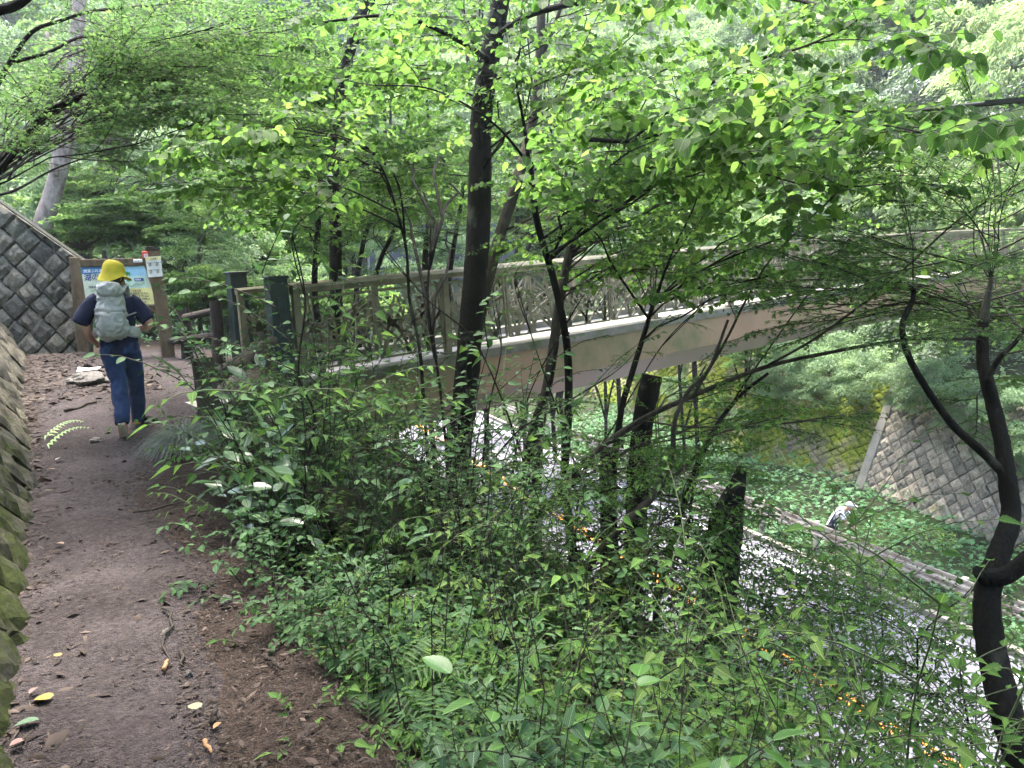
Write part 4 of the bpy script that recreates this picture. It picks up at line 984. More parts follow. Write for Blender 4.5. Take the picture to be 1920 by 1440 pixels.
for off in (np.array([0, -.7, .0]),):
    for dz in (1.05, .12):
        mb = MB(); mb.tube([A+off+(0, 0, dz), (A+B)/2+off+(0, 0, dz), B+off+(0, 0, dz)], .035, 6); mb.build('railing_bar', M['steel'], st)
    for k in range(56):
        c = A+off+(B-A)*(k/55); mb = MB(); mb.tube([c+(0, 0, .1), c+(0, 0, 1.05)], .018 if k % 7 else .035, 5); mb.build('baluster', M['steel'], st)

# ================================================================== vegetation
def small_round():
    V = np.array([(0, 0, 0), (.42, .12, .05), (.5, .45, .06), (.25, .85, -.02), (0, 1, -.1), (-.25, .85, -.02), (-.5, .45, .06), (-.42, .12, .05)], float)
    Fc = np.array([(0, 1, 2), (0, 2, 4), (2, 3, 4), (0, 4, 6), (4, 5, 6), (0, 6, 7)]); return V, Fc, np.stack([V[:, 0]+.5, V[:, 1]], 1)
T_['round_s'] = small_round()
V = np.array([(0, 0, 0), (.22, .2, .06), (.26, .42, .05), (0, 1, -.14), (-.26, .42, .05), (-.22, .2, .06)], float)
T_['ovate_s'] = (V, np.array([(0, 1, 2), (0, 2, 3), (0, 3, 4), (0, 4, 5)]), np.stack([V[:, 0]*1.6+.5, V[:, 1]], 1))
T_['maple_s'] = star([(-100, .45), (-45, .6), (0, .68), (45, .6), (100, .45)])
KIND = {'linden': ('linden', 'round', 'round_s', 'l_linden', 1.0), 'maple': ('maple', 'maple', 'maple_s', 'l_maple', 1.0), 'small': ('small', 'oval', 'ovate_s', 'l_shrub', 1.0),
        'smalldark': ('small', 'oval', 'ovate_s', 'l_shrub', 1.0), 'lime': ('linden', 'round', 'round_s', 'l_linden', .7), 'shrubby': ('shrubby', 'shrub', 'ovate_s', 'l_shrub', 1.), 'pale': ('pale', 'oval', 'ovate_s', 'l_pale', 1.)}
def ground_end(p, below=.2):
    return np.array([p[0], p[1], float(H(p[0], p[1]))-below])
def bend_to_ground(pts, lean=0.0):
    p = pts[0]; g = ground_end(p)
    return np.vstack([[g], [g*.5+p*.5+rng.normal(size=3)*.03*(1, 1, 0)], pts]) if p[2] > g[2]+.15 else pts
# openings in the near foliage that the photograph shows: (polyline in photo pixels, half width, nearer than, share removed)
OPEN = [([(600, 600), (860, 575), (1220, 540)], 50, 8.1, .5), ([(870, 800), (893, 500), (903, 220), (940, 0)], 30, 8.1, .85), ([(628, 520), (625, 320), (660, 60), (690, 0)], 16, 11, .6), ([(930, 450), (965, 350), (1005, 190)], 18, 8.4, .5), ([(80, 430), (118, 290), (140, 120), (148, 20)], 26, 14.5, .8),
        ([(1240, 470), (1500, 440), (1920, 432)], 16, 30, .55), ([(1060, 640), (1300, 590), (1500, 570), (1760, 555), (1920, 545)], 24, 30, .5), ([(1690, 900), (1800, 880)], 95, 20, .72), ([(1480, 850), (1620, 860)], 60, 22, .6), ([(1480, 960), (1640, 1030), (1830, 1120)], 22, 18, .55), ([(1690, 211), (1920, 186)], 12, 3.6, .8)]
def opened(x, y, d):
    out = np.zeros(len(x))
    for ln, hw, dm, pr in OPEN:
        for (ax, ay), (bx, by) in zip(ln[:-1], ln[1:]):
            L2 = (bx-ax)**2+(by-ay)**2; t = np.clip(((x-ax)*(bx-ax)+(y-ay)*(by-ay))/L2, 0, 1); ds = np.hypot(x-ax-t*(bx-ax), y-ay-t*(by-ay))
            out = np.maximum(out, np.where((ds < hw) & (d < dm), pr, 0))
    return rng.random(len(x)) < out
class Tree:
    def __init__(s, name, label, trunk, rad, bark='bark_dark', kind='linden', group=None, cat='tree', ground=True, n=10, rough=.12, nleaf=300, minpx=16):
        pts = np.array([P(*q) for q in trunk])
        if ground: pts = bend_to_ground(pts)
        s.pts = catmull(pts, 7); s.o = empty(name, s.pts[0]); s.base = s.pts[0].copy(); s.kind = kind; s.bark = bark; s.Ls = []; s.Ss = []; s.nleaf = nleaf; s.minpx = minpx
        tag(s.o, label, cat, group); V, Fc = tube(s.pts-s.base, rad, n, rough); mesh_obj('trunk', V, Fc, M[bark], s.o, smooth=True)
    def branch(s, pts, r0, r1=None, leafy=True, start=.3, gap=.33, scale=1., px=True, tj=0., kind=None, smoothit=True):
        c = catmull([P(*q) for q in pts], 6) if px else np.asarray(pts)
        r1 = r1 or r0*.35
        V, Fc = tube(c-s.base, [r0, (r0+r1)/2, r1], 7, .08); mesh_obj('branch', V, Fc, M[s.bark], s.o, smooth=True)
        if leafy: add_boughs(c, KIND[kind or s.kind][0], s.Ls, s.Ss, start, gap, scale*KIND[kind or s.kind][4], tj=tj)
    def fill(s, xr, yr, dr, n, r=.012, scale=1., gap=.33, start=.35, lift=.12, tj=0., low=.25, amax=None, poly=None):
        for k in range(n):
            for _ in range(20):
                px, py = rng.uniform(*xr), rng.uniform(*yr)
                if poly is None or poly(px, py): break
            t = P(px, py, rng.uniform(*dr))
            c = s.pts[int(len(s.pts)*low):]
            hd_ = np.linalg.norm((c-t)[:, :2], axis=1); want = t[2]-.25*hd_
            i = np.argmin(np.abs(c[:, 2]-want)+.15*rng.random(len(c))); a = c[i]
            L = np.linalg.norm(t-a)
            if L < .3: continue
            s.branch(arch(a, t, lift=lift*rng.uniform(.3, 1.2), k=8, wob=.03), r*min(1.8, .5+L*.25), .003, True, start, gap, scale, px=False, tj=tj)
    def done(s):
        kb, big, sm_, mt, _ = KIND[s.kind]
        if s.Ls:
            L = cat(s.Ls); L = (L[0]-s.base, L[1], L[2]); 
            q = L[0]+s.base-CAM; d = q@fwd; dd = np.maximum(d, .1); keep = (np.linalg.norm(q, axis=1) > 1.15) & ~opened(960+F*(q@rgt)/dd, 720-F*(q@upv)/dd, d); L = tuple(a[keep] for a in L)
            Pp = L[0]
            q = Pp+s.base-CAM; d = q@fwd; x = 960+F*(q@rgt)/np.maximum(d, .1); y = 720-F*(q@upv)/np.maximum(d, .1); sz = np.linalg.norm(L[1][:, :, 1], axis=1)*F/np.maximum(d, .1)
            ok = (d > .5) & (x > -20) & (x < 1940) & (y > -20) & (y < 1460) & (sz > s.minpx); sc = np.where(ok, sz, 0); idx = np.argsort(-sc)[:s.nleaf]; idx = idx[sc[idx] > 0]
            mask = np.zeros(len(Pp), bool); mask[idx] = True
            if mask.any(): leaf_objects(tuple(a[mask] for a in L), big, M[mt], s.o)
            if (~mask).any(): tag(leaf_mesh('foliage', tuple(a[~mask] for a in L), sm_, M[mt], s.o), kind='stuff')
            V, Fc = tubes_np([(a-s.base, r0, r1) for a, r0, r1 in s.Ss]); tag(mesh_obj('twigs', V, Fc, M['twig'], s.o), kind='stuff')
        return s.o

# ---- distant hillsides: every tree its own object, crowns share a few meshes
def crown_mesh(seed, leafsize, n, mat, tpl, rad=(2.2, 2.2, 2.6), clumps=46, droop=.35, hollow=.55, layer=.35):
    g = np.random.default_rng(seed); k = clumps
    d = g.normal(size=(k, 3)); d[:, 2] = np.abs(d[:, 2])*1.1-.35; d /= np.linalg.norm(d, axis=1)[:, None]
    c = d*np.array(rad)*g.uniform(hollow, 1., (k, 1)); cs = g.uniform(.45, .95, k)*rad[0]*.36
    w = g.integers(k, size=n); off = g.normal(size=(n, 3)); off /= np.linalg.norm(off, axis=1)[:, None]; off *= g.random((n, 1))**.5*cs[w][:, None]; off[:, 2] *= layer
    out = d[w]*np.array([1, 1, .3]); off += out*(g.random((n, 1))-.4)*cs[w][:, None]*.6; off[:, 2] -= droop*np.linalg.norm(off[:, :2], axis=1)**2/cs[w]*.8
    p = c[w]+off
    ld = out*.9+g.normal(size=(n, 3))*.45; ld[:, 2] -= droop+.1
    nn = np.array([0, 0, 1.])+out*.5+g.normal(size=(n, 3))*.35
    R = frame(ld, nn, leafsize*g.uniform(.6, 1.3, n)); t = np.clip(.5+.16*g.normal(size=n)+.13*g.normal(size=k)[w], 0, .97)
    o = leaf_mesh('crown', (p, R, t), tpl, mat); me = o.data; bpy.data.objects.remove(o); return me
def trunk_mesh(seed, h=3.2, r=.13, mat='bark_dark'):
    g = np.random.default_rng(seed); mb = MB(); pts = np.array([(0, 0, -1.2), (g.normal()*.1, g.normal()*.1, 0), (g.normal()*.2, g.normal()*.2, h*.5), (g.normal()*.3, g.normal()*.3, h)])
    c = catmull(pts, 4); mb.tube(c, [r, r*.8, r*.45], 8, rough=.1)
    for k in range(6):
        a = g.random()*6.28; s = c[5+int(g.integers(6))]; e = s+np.array([math.cos(a)*1.5, math.sin(a)*1.5, .7+g.random()]); mb.tube(arch(s, e, lift=.12, k=4), [r*.4, r*.12], 5)
    o = mb.build('trunk', M[mat]); me = o.data; bpy.data.objects.remove(o); return me
CR = {
 'far': [crown_mesh(600+i, .15, 9000, M['l_far'], 'small', (2.6, 2.6, 2.6)) for i in range(3)],
 'pale': [crown_mesh(610+i, .15, 9000, M['l_pale'], 'small', (2.6, 2.6, 2.4), droop=.55) for i in range(3)],
 'bamboo': [crown_mesh(620+i, .26, 9000, M['l_bamboo'], 'thin', (2.4, 2.4, 2.9), clumps=60, droop=.7) for i in range(3)],
 'dark': [crown_mesh(630+i, .13, 9000, M['l_dark'], 'small', (2.2, 2.2, 2.2)) for i in range(2)],
 'lime': [crown_mesh(640+i, .11, 11000, M['l_lime'], 'round_s', (2.3, 2.3, 2.0), clumps=60, layer=.16, droop=.15, hollow=.3) for i in range(3)],
}
TM = [trunk_mesh(650+i) for i in range(3)]
GRP = {'far': ('green broadleaf tree on the hillside beyond the valley', 'trees on the far hillside'), 'pale': ('pale drooping tree on the slope beyond the bridge', 'pale trees beyond the bridge'),
       'bamboo': ('pale feathery bamboo like tree on the right hillside', 'feathery trees on the right hillside'), 'dark': ('dark evergreen bush or tree in the shade of the wood', 'dark evergreens in the wood'),
       'lime': ('bright lime green tree behind the bridge', 'lime green trees behind the bridge')}
def where(p, s):
    x, y, d = proj((p[0], p[1], p[2]+2.5*s))
    a = 'beyond the information board' if x < 420 else 'behind the near end of the bridge' if x < 720 else 'behind the thick dark trunk' if x < 1000 else 'past the middle of the bridge' if x < 1400 else 'past the far end of the bridge' if x < 1700 else 'at the right edge beyond the bridge'
    b = 'high up' if y < 120 else 'halfway up' if y < 300 else 'just above railing height' if y < 470 else 'below railing height'
    return a, b
NM = {'far': 'mid green broadleaf tree', 'pale': 'pale drooping tree', 'bamboo': 'pale feathery leaved tree', 'dark': 'dark evergreen or shade toned bush', 'lime': 'lime green layered tree'}
def put_tree(kind, p, s, lift=2.4, trunk=True):
    a, b = where(p, s); GRP[kind] = ('%s %s, %s' % (NM[kind], a, b), '%ss %s, %s' % (NM[kind], a, b))
    k = int(rng.integers(3)); o = empty('tree' if kind != 'dark' else 'evergreen_or_shade_bush', p, rng.random()*6.28); tag(o, GRP[kind][0], 'tree', GRP[kind][1])
    share('crown', CR[kind][k % len(CR[kind])], o, loc=(0, 0, lift*s), rot=(rng.normal()*.08, rng.normal()*.08, rng.random()*6.28), scale=(s*rng.uniform(.9, 1.15), s*rng.uniform(.9, 1.15), s*rng.uniform(.85, 1.2)))
    if trunk: share('trunk', TM[k], o, scale=(s, s, s*lift/2.6))
    return o
def hit(px, py, d0=12., d1=130.):
    for d in np.arange(d0, d1, .8):
        p = P(px, py, d)
        if p[2] < float(H(p[0], p[1])): return p, d
    return None, None
# far hills
for iy, py in enumerate(range(-60, 560, 62)):
    for ix, px in enumerate(range(-60, 2000, 78)):
        x = px+rng.uniform(-30, 30)+(39 if iy % 2 else 0); y = py+rng.uniform(-22, 22)
        p, d = hit(x, y, 17)
        if p is None: continue
        if p[2] < -5.9 and abs(p[0]-road_c(p[1])) < 7: continue
        if d < 22 and x > 900 and y > 430: continue
        s = d/34*rng.uniform(.85, 1.25)
        if x > 1480: kind = 'dark' if (330 < y < 430 and x > 1680) or (y > 200 and y < 300 and x > 1650 and rng.random() < .6) else ('bamboo' if rng.random() < .7 else 'pale')  # dark crowns at far right stand in for a band of shadow
        elif x < 420: kind = 'lime' if rng.random() < .35 else ('pale' if rng.random() < .5 else 'far')
        else: kind = ['far', 'pale', 'lime', 'bamboo'][int(rng.choice(4, p=[.4, .35, .1, .15]))]
        s = min(max(s, .5), 1.9)
        put_tree(kind, (p[0], p[1], float(H(p[0], p[1]))-.3), s, lift=1.5)
# under the bridge, beyond the far wall, and overhanging it
def on_wall(px, py):
    for d in np.arange(15, 45, .25):
        p = P(px, py, d); h = p[2]+6
        if p[0]-.42*h > wall_x(p[1]): return d
    return 45
for px, py, k, s in [(1250, 660, 'pale', .7), (1330, 650, 'pale', .6), (1410, 672, 'lime', .5), (1490, 690, 'pale', .5), (1560, 700, 'pale', .45), (1630, 705, 'pale', .42), (1700, 712, 'pale', .42), (1760, 725, 'pale', .40), (1830, 745, 'pale', .40), (1900, 775, 'pale', .40), (1950, 830, 'pale', .35),
                     (1190, 705, 'lime', .35), (1270, 735, 'pale', .35), (1340, 760, 'lime', .35), (1400, 790, 'pale', .32), (1450, 735, 'pale', .32), (1525, 745, 'pale', .30), (1600, 742, 'pale', .24), (1725, 760, 'pale', .26), (1800, 790, 'pale', .24), (1690, 750, 'pale', .2), (1880, 850, 'pale', .24)]:
    d = on_wall(px, py)-.9; p = P(px, py, d); put_tree(k, p, s, lift=0, trunk=False)
for px, py, k, s, dd in [(1280, 600, 'pale', .8, 6), (1380, 610, 'dark', .7, 5), (1470, 640, 'dark', .6, 4), (1560, 650, 'dark', .6, 3), (1640, 640, 'pale', .6, 3), (1720, 650, 'dark', .6, 3), (1800, 670, 'pale', .55, 2.5), (1870, 680, 'pale', .55, 2.5), (1930, 700, 'dark', .5, 2), (1600, 680, 'pale', .5, 1.5), (1750, 695, 'dark', .45, 1.2), (1510, 665, 'pale', .5, 2)]:
    d = on_wall(px, py)+dd; p = P(px, py, d); put_tree(k, p, s, lift=0, trunk=False)
# mid distance wood behind the bridge and the board, left of the valley
for px, py, d, k, s in [(470, 430, 20, 'lime', .8), (560, 470, 22, 'lime', .8), (650, 430, 24, 'lime', .8), (610, 300, 23, 'lime', .9), (720, 340, 24, 'lime', .9), (820, 330, 26, 'lime', .9), (960, 400, 26, 'lime', .8),
                        (740, 500, 22, 'pale', .5), (860, 490, 24, 'pale', .5), (960, 520, 25, 'lime', .55), (1050, 420, 27, 'lime', .8), (1120, 520, 26, 'pale', .6), (1150, 350, 28, 'lime', .8), (1300, 400, 28, 'far', .8), (1280, 520, 28, 'pale', .6), (1400, 470, 29, 'lime', .6),
                        (640, 200, 25, 'lime', .9), (880, 190, 28, 'pale', 1.), (1020, 260, 28, 'lime', .8),
                        (190, 440, 16, 'lime', .5), (250, 430, 16, 'lime', .5), (320, 450, 16.5, 'lime', .5), (360, 520, 16, 'pale', .5), (400, 560, 15, 'lime', .4), (450, 500, 19, 'lime', .5), (520, 520, 19, 'lime', .5), (340, 600, 15.5, 'pale', .36), (280, 560, 15.5, 'dark', .4), (460, 570, 16, 'lime', .4), (430, 480, 18, 'pale', .5), (560, 560, 16, 'pale', .4), (640, 580, 16, 'lime', .4), (170, 380, 17, 'lime', .5), (60, 400, 17, 'pale', .5), (380, 640, 14.5, 'dark', .3), (520, 620, 15.5, 'lime', .35), (700, 590, 17, 'lime', .4)]:
    p = P(px, py, d); zg_ = float(H(p[0], p[1]))
    big = s > .55; o = put_tree(k, (p[0], p[1], min(zg_, p[2]-.3)), s, lift=max(.2, (p[2]-min(zg_, p[2]-.3))/s), trunk=big)

# ---- near trees, measured from the photograph (pixel x, pixel y, metres from the camera)
t = Tree('linden_tree', 'thick dark patchy trunk rising in front of the bridge near the middle of the view', [(860, 850, 8.4), (868, 780, 8.4), (880, 650, 8.4), (893, 500, 8.4), (899, 350, 8.4), (903, 220, 8.4), (918, 110, 8.3), (940, -10, 8.2), (955, -140, 8.1), (965, -300, 8)], [.165, .15, .14, .135, .12, .10, .08], n=14, rough=.10)
t.branch([(925, 70, 8.2), (1000, 25, 7.6), (1120, 0, 6.8), (1300, -20, 6), (1450, -10, 5.2), (1560, 20, 4.6), (1640, 60, 4.1)], .035, .008, start=.15, gap=.26, scale=1.1)
t.branch([(915, 110, 8.2), (830, 60, 7.6), (740, 30, 7.2), (620, 40, 6.8), (520, 60, 6.5)], .03, .006, start=.2, gap=.28)
t.branch([(930, 20, 8.2), (980, -60, 8), (1150, -90, 7.5), (1350, -60, 7), (1500, -40, 6.5)], .03, .006, start=.2, gap=.3)
t.fill((620, 1300), (0, 150), (6, 9), 14, scale=1.0, low=.55)
t.done()
t = Tree('linden_tree', 'second slimmer trunk leaning right beside the thick dark trunk', [(850, 860, 8.6), (880, 700, 8.6), (905, 570, 8.6), (935, 450, 8.7), (965, 355, 8.8), (990, 265, 9), (1005, 190, 9), (1012, 100, 9), (1016, 0, 9), (1020, -150, 9)], [.08, .075, .07, .065, .055, .05], bark='bark_mid')
t.branch([(1012, 110, 9), (1035, 60, 9), (1055, 0, 9), (1070, -80, 9)], .03, .02, leafy=False)
t.fill((900, 1420), (120, 420), (8, 10), 15, scale=1.0, low=.4)
t.done()
t = Tree('linden_tree', 'black forked stem whose long bough sweeps right in big round leaves', [(1060, 900, 7.4), (1066, 760, 7.4), (1062, 640, 7.3), (1037, 520, 7.2), (1008, 420, 7.1), (993, 310, 7.0)], [.05, .045, .035, .03], ground=True)
t.branch([(993, 310, 7.0), (982, 230, 7), (968, 150, 7), (975, 90, 7)], .018, .01, gap=.4, scale=.8)
t.branch([(993, 310, 7.0), (1045, 275, 6.8), (1100, 262, 6.5), (1180, 264, 6.2), (1290, 236, 5.7), (1400, 200, 5.2), (1500, 196, 4.8), (1600, 210, 4.3)], .026, .007, start=.3, gap=.2, scale=1.0)
t.branch([(1400, 200, 5.2), (1500, 215, 4.5), (1600, 235, 3.9), (1690, 245, 3.4), (1740, 250, 3.1)], .010, .004, start=.1, gap=.16, scale=1.0)
t.branch([(1180, 264, 6.2), (1280, 190, 5.6), (1400, 120, 5), (1500, 90, 4.5), (1570, 60, 4.1)], .014, .005, start=.1, gap=.2, scale=1.0)
t.branch([(993, 310, 7.0), (940, 245, 6.8), (880, 200, 6.6), (800, 165, 6.4), (700, 160, 6.2)], .014, .005, start=.2, gap=.28)
t.branch([(1290, 236, 5.7), (1380, 300, 5.3), (1480, 340, 5), (1580, 350, 4.7)], .012, .004, start=.1, gap=.22)
t.fill((1180, 1640), (120, 330), (4.6, 6.6), 7, scale=.95, low=.7, gap=.3)
t.done()
t = Tree('linden_tree', 'ivy clad dark trunk standing behind the bridge railing left of the thick trunk', [(630, 540, 11.3), (628, 420, 11.3), (625, 320, 11.3), (635, 200, 11.2), (657, 90, 11), (692, -20, 11), (720, -140, 11)], [.10, .095, .085, .08, .07], nleaf=120)
t.branch([(655, 95, 11), (690, 40, 11), (705, -30, 11)], .04, .03, leafy=False)
t.fill((480, 900), (-10, 430), (9.5, 12.5), 46, scale=1.05, low=.25, gap=.34)
t.done()
t = Tree('linden_tree', 'slender straight dark stem beside the ivy clad trunk, forking to the upper left', [(590, 540, 9.9), (597, 400, 9.9), (598, 250, 9.9), (596, 120, 9.9), (600, -40, 9.9)], [.045, .04, .035, .03], kind='linden', nleaf=150)
t.branch([(596, 225, 9.9), (575, 180, 9.8), (530, 130, 9.6), (470, 80, 9.4), (430, 30, 9.2)], .018, .008, gap=.4)
t.fill((430, 760), (60, 420), (7.5, 10), 26, scale=.95, low=.3)
t.done()
t = Tree('linden_sapling', 'sapling with drooping round leaves hanging in front of the ivy clad trunk', [(795, 760, 6.4), (786, 650, 6.4), (768, 560, 6.4), (762, 470, 6.4), (745, 400, 6.3), (725, 335, 6.2), (700, 285, 6)], [.016, .015, .012, .008], cat='sapling')
t.branch([(762, 470, 6.4), (740, 330, 6.2), (640, 260, 5.8), (520, 240, 5.3), (440, 260, 5)], .010, .003, start=.35, gap=.2, scale=.95)
t.branch([(745, 400, 6.3), (640, 350, 6), (540, 330, 5.6), (470, 350, 5.3)], .008, .003, start=.3, gap=.22, scale=.85)
t.fill((440, 700), (235, 340), (5, 6.2), 6, scale=.85, low=.6)
t.done()
for px, lab, pts, r in [(0, 'thin black stem crossing the bridge fascia below the railing middle', [(830, 770, 6.8), (812, 640, 6.8), (802, 560, 6.8), (806, 480, 6.9), (808, 410, 7.0)], [.014, .012, .009]),
                        (1, 'stub of dark trunk standing just behind the bridge handrail', [(797, 540, 12.5), (797, 480, 12.5), (803, 430, 12.5), (806, 400, 12.5)], [.05, .05, .045]),
                        (2, 'brown twin stem behind the railing, immediately left of the thick trunk', [(842, 560, 12), (848, 480, 12), (860, 410, 12), (872, 330, 12)], [.045, .04, .03]),
                        (3, 'crooked dark shrub stem behind the railing between two trunks', [(700, 560, 12.5), (712, 490, 12.5), (735, 440, 12.5), (748, 390, 12.5), (752, 330, 12.5)], [.045, .04, .025]),
                        (4, 'leaning dark stem behind the railing close to the ivy clad trunk', [(668, 560, 12.2), (680, 460, 12.2), (700, 400, 12.2), (735, 300, 12.2)], [.05, .04, .025])]:
    t = Tree('understorey_tree', lab, pts, r, nleaf=0, kind='maple'); t.fill((640, 900), (300, 440), (11, 13.5), 5, scale=.9, low=.4); t.done()
t = Tree('ivy_clad_tree', 'ivy wrapped crooked trunk in front of the bridge, right of the thick trunk', [(1010, 830, 8.2), (1030, 700, 8.2), (1046, 590, 8.2), (1062, 500, 8.2), (1085, 420, 8.2), (1110, 385, 8.2)], [.06, .06, .055, .05, .045], bark='bark_mid', nleaf=120)
t.branch([(1110, 385, 8.2), (1150, 330, 8.2), (1180, 250, 8.2), (1215, 180, 8.2)], .02, .008, gap=.3, scale=.8)
t.branch([(1105, 385, 8.2), (1130, 320, 8.3), (1150, 250, 8.4), (1165, 190, 8.4)], .015, .006, gap=.3, scale=.8)
t.fill((980, 1420), (330, 520), (7, 9), 20, scale=.85, low=.6)
g = np.random.default_rng(8)
t.done()
t = Tree('slender_tree', 'curved dark stem passing before the bridge girder and fanning out upward', [(1150, 930, 7), (1163, 780, 7), (1185, 700, 7), (1210, 620, 7), (1224, 570, 7)], [.035, .032, .028, .02], nleaf=200)
for pts in ([(1224, 570, 7), (1262, 470, 6.8), (1300, 390, 6.6), (1325, 310, 6.5)], [(1224, 570, 7), (1290, 520, 6.6), (1400, 470, 6.2), (1520, 430, 5.8)], [(1218, 600, 7), (1150, 500, 6.8), (1120, 440, 6.7), (1060, 400, 6.6)], [(1224, 570, 7), (1330, 540, 6.3), (1430, 520, 5.8), (1550, 480, 5.4)]):
    t.branch(pts, .013, .004, start=.25, gap=.24, scale=.8, kind='linden')
t.fill((1150, 1560), (380, 600), (5.6, 7.5), 10, scale=.8, low=.7, gap=.28)
t.done()
t = Tree('leaning_tree', 'long smooth bough arching from the thicket to the right below the bridge', [(985, 1010, 6.2), (1020, 960, 6.1), (1065, 900, 6), (1120, 845, 5.9), (1200, 788, 5.8), (1300, 742, 5.6), (1430, 690, 5.4), (1560, 660, 5.2), (1700, 637, 5), (1840, 635, 4.8)], [.04, .034, .026, .02, .013, .007], kind='small', bark='bark_mid')
t.branch([(1300, 742, 5.6), (1360, 640, 5.4), (1400, 560, 5.2), (1450, 480, 5), (1560, 370, 4.8)], .012, .004, start=.4, gap=.22, scale=.8, kind='linden')
t.branch([(1430, 690, 5.4), (1520, 640, 5), (1610, 575, 4.8), (1700, 500, 4.6), (1800, 410, 4.4), (1900, 350, 4.2)], .010, .004, start=.45, gap=.2, scale=.75, kind='linden')
t.branch([(1200, 788, 5.8), (1290, 800, 5.5), (1400, 800, 5.3), (1500, 792, 5.1)], .008, .003, start=.2, gap=.2, scale=.8)
t.fill((1180, 1520), (700, 900), (5, 6.6), 8, scale=.9, low=.3, gap=.25)
KIND['small'] = ('small', 'oval', 'ovate_s', 'l_linden', 1.0); t.done(); KIND['small'] = ('small', 'oval', 'ovate_s', 'l_shrub', 1.0)
t = Tree('slender_tree', 'pale smooth stem rising through the thicket below the bridge', [(1080, 1120, 5.4), (1120, 1040, 5.4), (1185, 970, 5.4), (1240, 915, 5.4), (1260, 850, 5.4), (1265, 790, 5.4), (1290, 735, 5.4), (1330, 690, 5.4), (1365, 600, 5.4)], [.032, .028, .022, .016, .010], kind='small', bark='bark_mid')
t.branch([(1240, 915, 5.4), (1300, 860, 5.3), (1340, 815, 5.2), (1420, 800, 5), (1500, 790, 4.9)], .012, .004, start=.3, gap=.22, scale=.8)
t.fill((1150, 1440), (850, 1080), (4.8, 6.4), 16, scale=.85, low=.2, gap=.22)
t.done()
t = Tree('slender_tree', 'black slanting stem below the girder with dark small leaves', [(1230, 1160, 6), (1250, 1050, 6), (1290, 920, 6), (1330, 820, 6), (1385, 745, 6), (1440, 700, 6)], [.03, .026, .02, .012], kind='smalldark')
t.fill((1020, 1380), (850, 1150), (5.4, 7.5), 18, scale=.85, low=.1, gap=.22)
t.done()
for lab, pts, r, kd, fl in [('cut off black tree stump standing tall under the bridge girder', [(1180, 1180, 7.1), (1188, 1050, 7.1), (1196, 900, 7.1), (1208, 780, 7.1), (1222, 704, 7.1)], [.12, .115, .105, .10, .10], 'smalldark', ((1120, 1280), (760, 1000), (6.6, 7.4), 10)),
                        ('thick leaf covered broken trunk low in the thicket right of centre', [(1300, 1440, 5.6), (1322, 1300, 5.6), (1342, 1120, 5.6), (1358, 1010, 5.6), (1368, 950, 5.6), (1384, 905, 5.6), (1392, 875, 5.6)], [.19, .18, .165, .15, .13, .07, .03], 'smalldark', ((1240, 1460), (940, 1330), (5.0, 6.0), 18)),
                        ('dark mossy trunk rising out of the thicket below the bridge deck', [(1140, 1200, 7.6), (1142, 1050, 7.6), (1140, 930, 7.6), (1138, 840, 7.6)], [.10, .10, .09, .07], 'smalldark', ((1040, 1250), (800, 1000), (7, 8), 10)),
                        ('bundle stem with dry dark leaves in front of the road under the bridge', [(965, 1010, 7.4), (985, 900, 7.4), (1000, 800, 7.4), (1030, 720, 7.5), (1045, 640, 7.5)], [.06, .05, .04, .02], 'smalldark', ((920, 1140), (700, 960), (6.8, 8), 10))]:
    t = Tree('tree_stump' if 'stump' in lab or 'broken' in lab else 'understorey_tree', lab, pts, r, kind=kd, n=12, rough=.16, nleaf=60); t.fill(*fl[:3], fl[3], scale=.7, r=.006, low=.1, gap=.24); t.done()
# thin bare stems in the thicket
k = 0
for pts in ([(905, 900, 7), (918, 760, 7), (940, 650, 7), (925, 540, 7)], [(960, 930, 7.2), (975, 800, 7.2), (1010, 700, 7.2), (1090, 560, 7.2)], [(1080, 980, 6.8), (1100, 880, 6.8), (1150, 800, 6.8), (1240, 650, 6.8), (1330, 560, 6.6)], [(1005, 960, 6.5), (960, 800, 6.5), (890, 640, 6.5), (800, 560, 6.4), (700, 440, 6.4)],
            [(1225, 1180, 6.4), (1235, 1000, 6.4), (1240, 900, 6.4), (1232, 760, 6.4)], [(1150, 1010, 6.6), (1090, 900, 6.6), (1045, 770, 6.6), (1000, 640, 6.6), (965, 520, 6.6)], [(1290, 1010, 6), (1310, 880, 6), (1370, 760, 6), (1480, 600, 5.8), (1590, 450, 5.6)],
            [(575, 880, 5), (590, 780, 5), (560, 700, 5), (572, 560, 5), (548, 440, 5)], [(870, 960, 6.4), (960, 820, 6.4), (1045, 765, 6.4), (1150, 700, 6.3)]):
    k += 1; t = Tree('thin_sapling', 'thin bare sapling stem in the thicket below the bridge', pts, [.014, .011, .007, .004], group='thin bare stems in the thicket', cat='sapling', n=6, rough=.05, nleaf=0, kind='small'); t.branch([pts[-2], pts[-1], (pts[-1][0]+60, pts[-1][1]-60, pts[-1][2])], .005, .002, gap=.25, scale=.7); t.done()

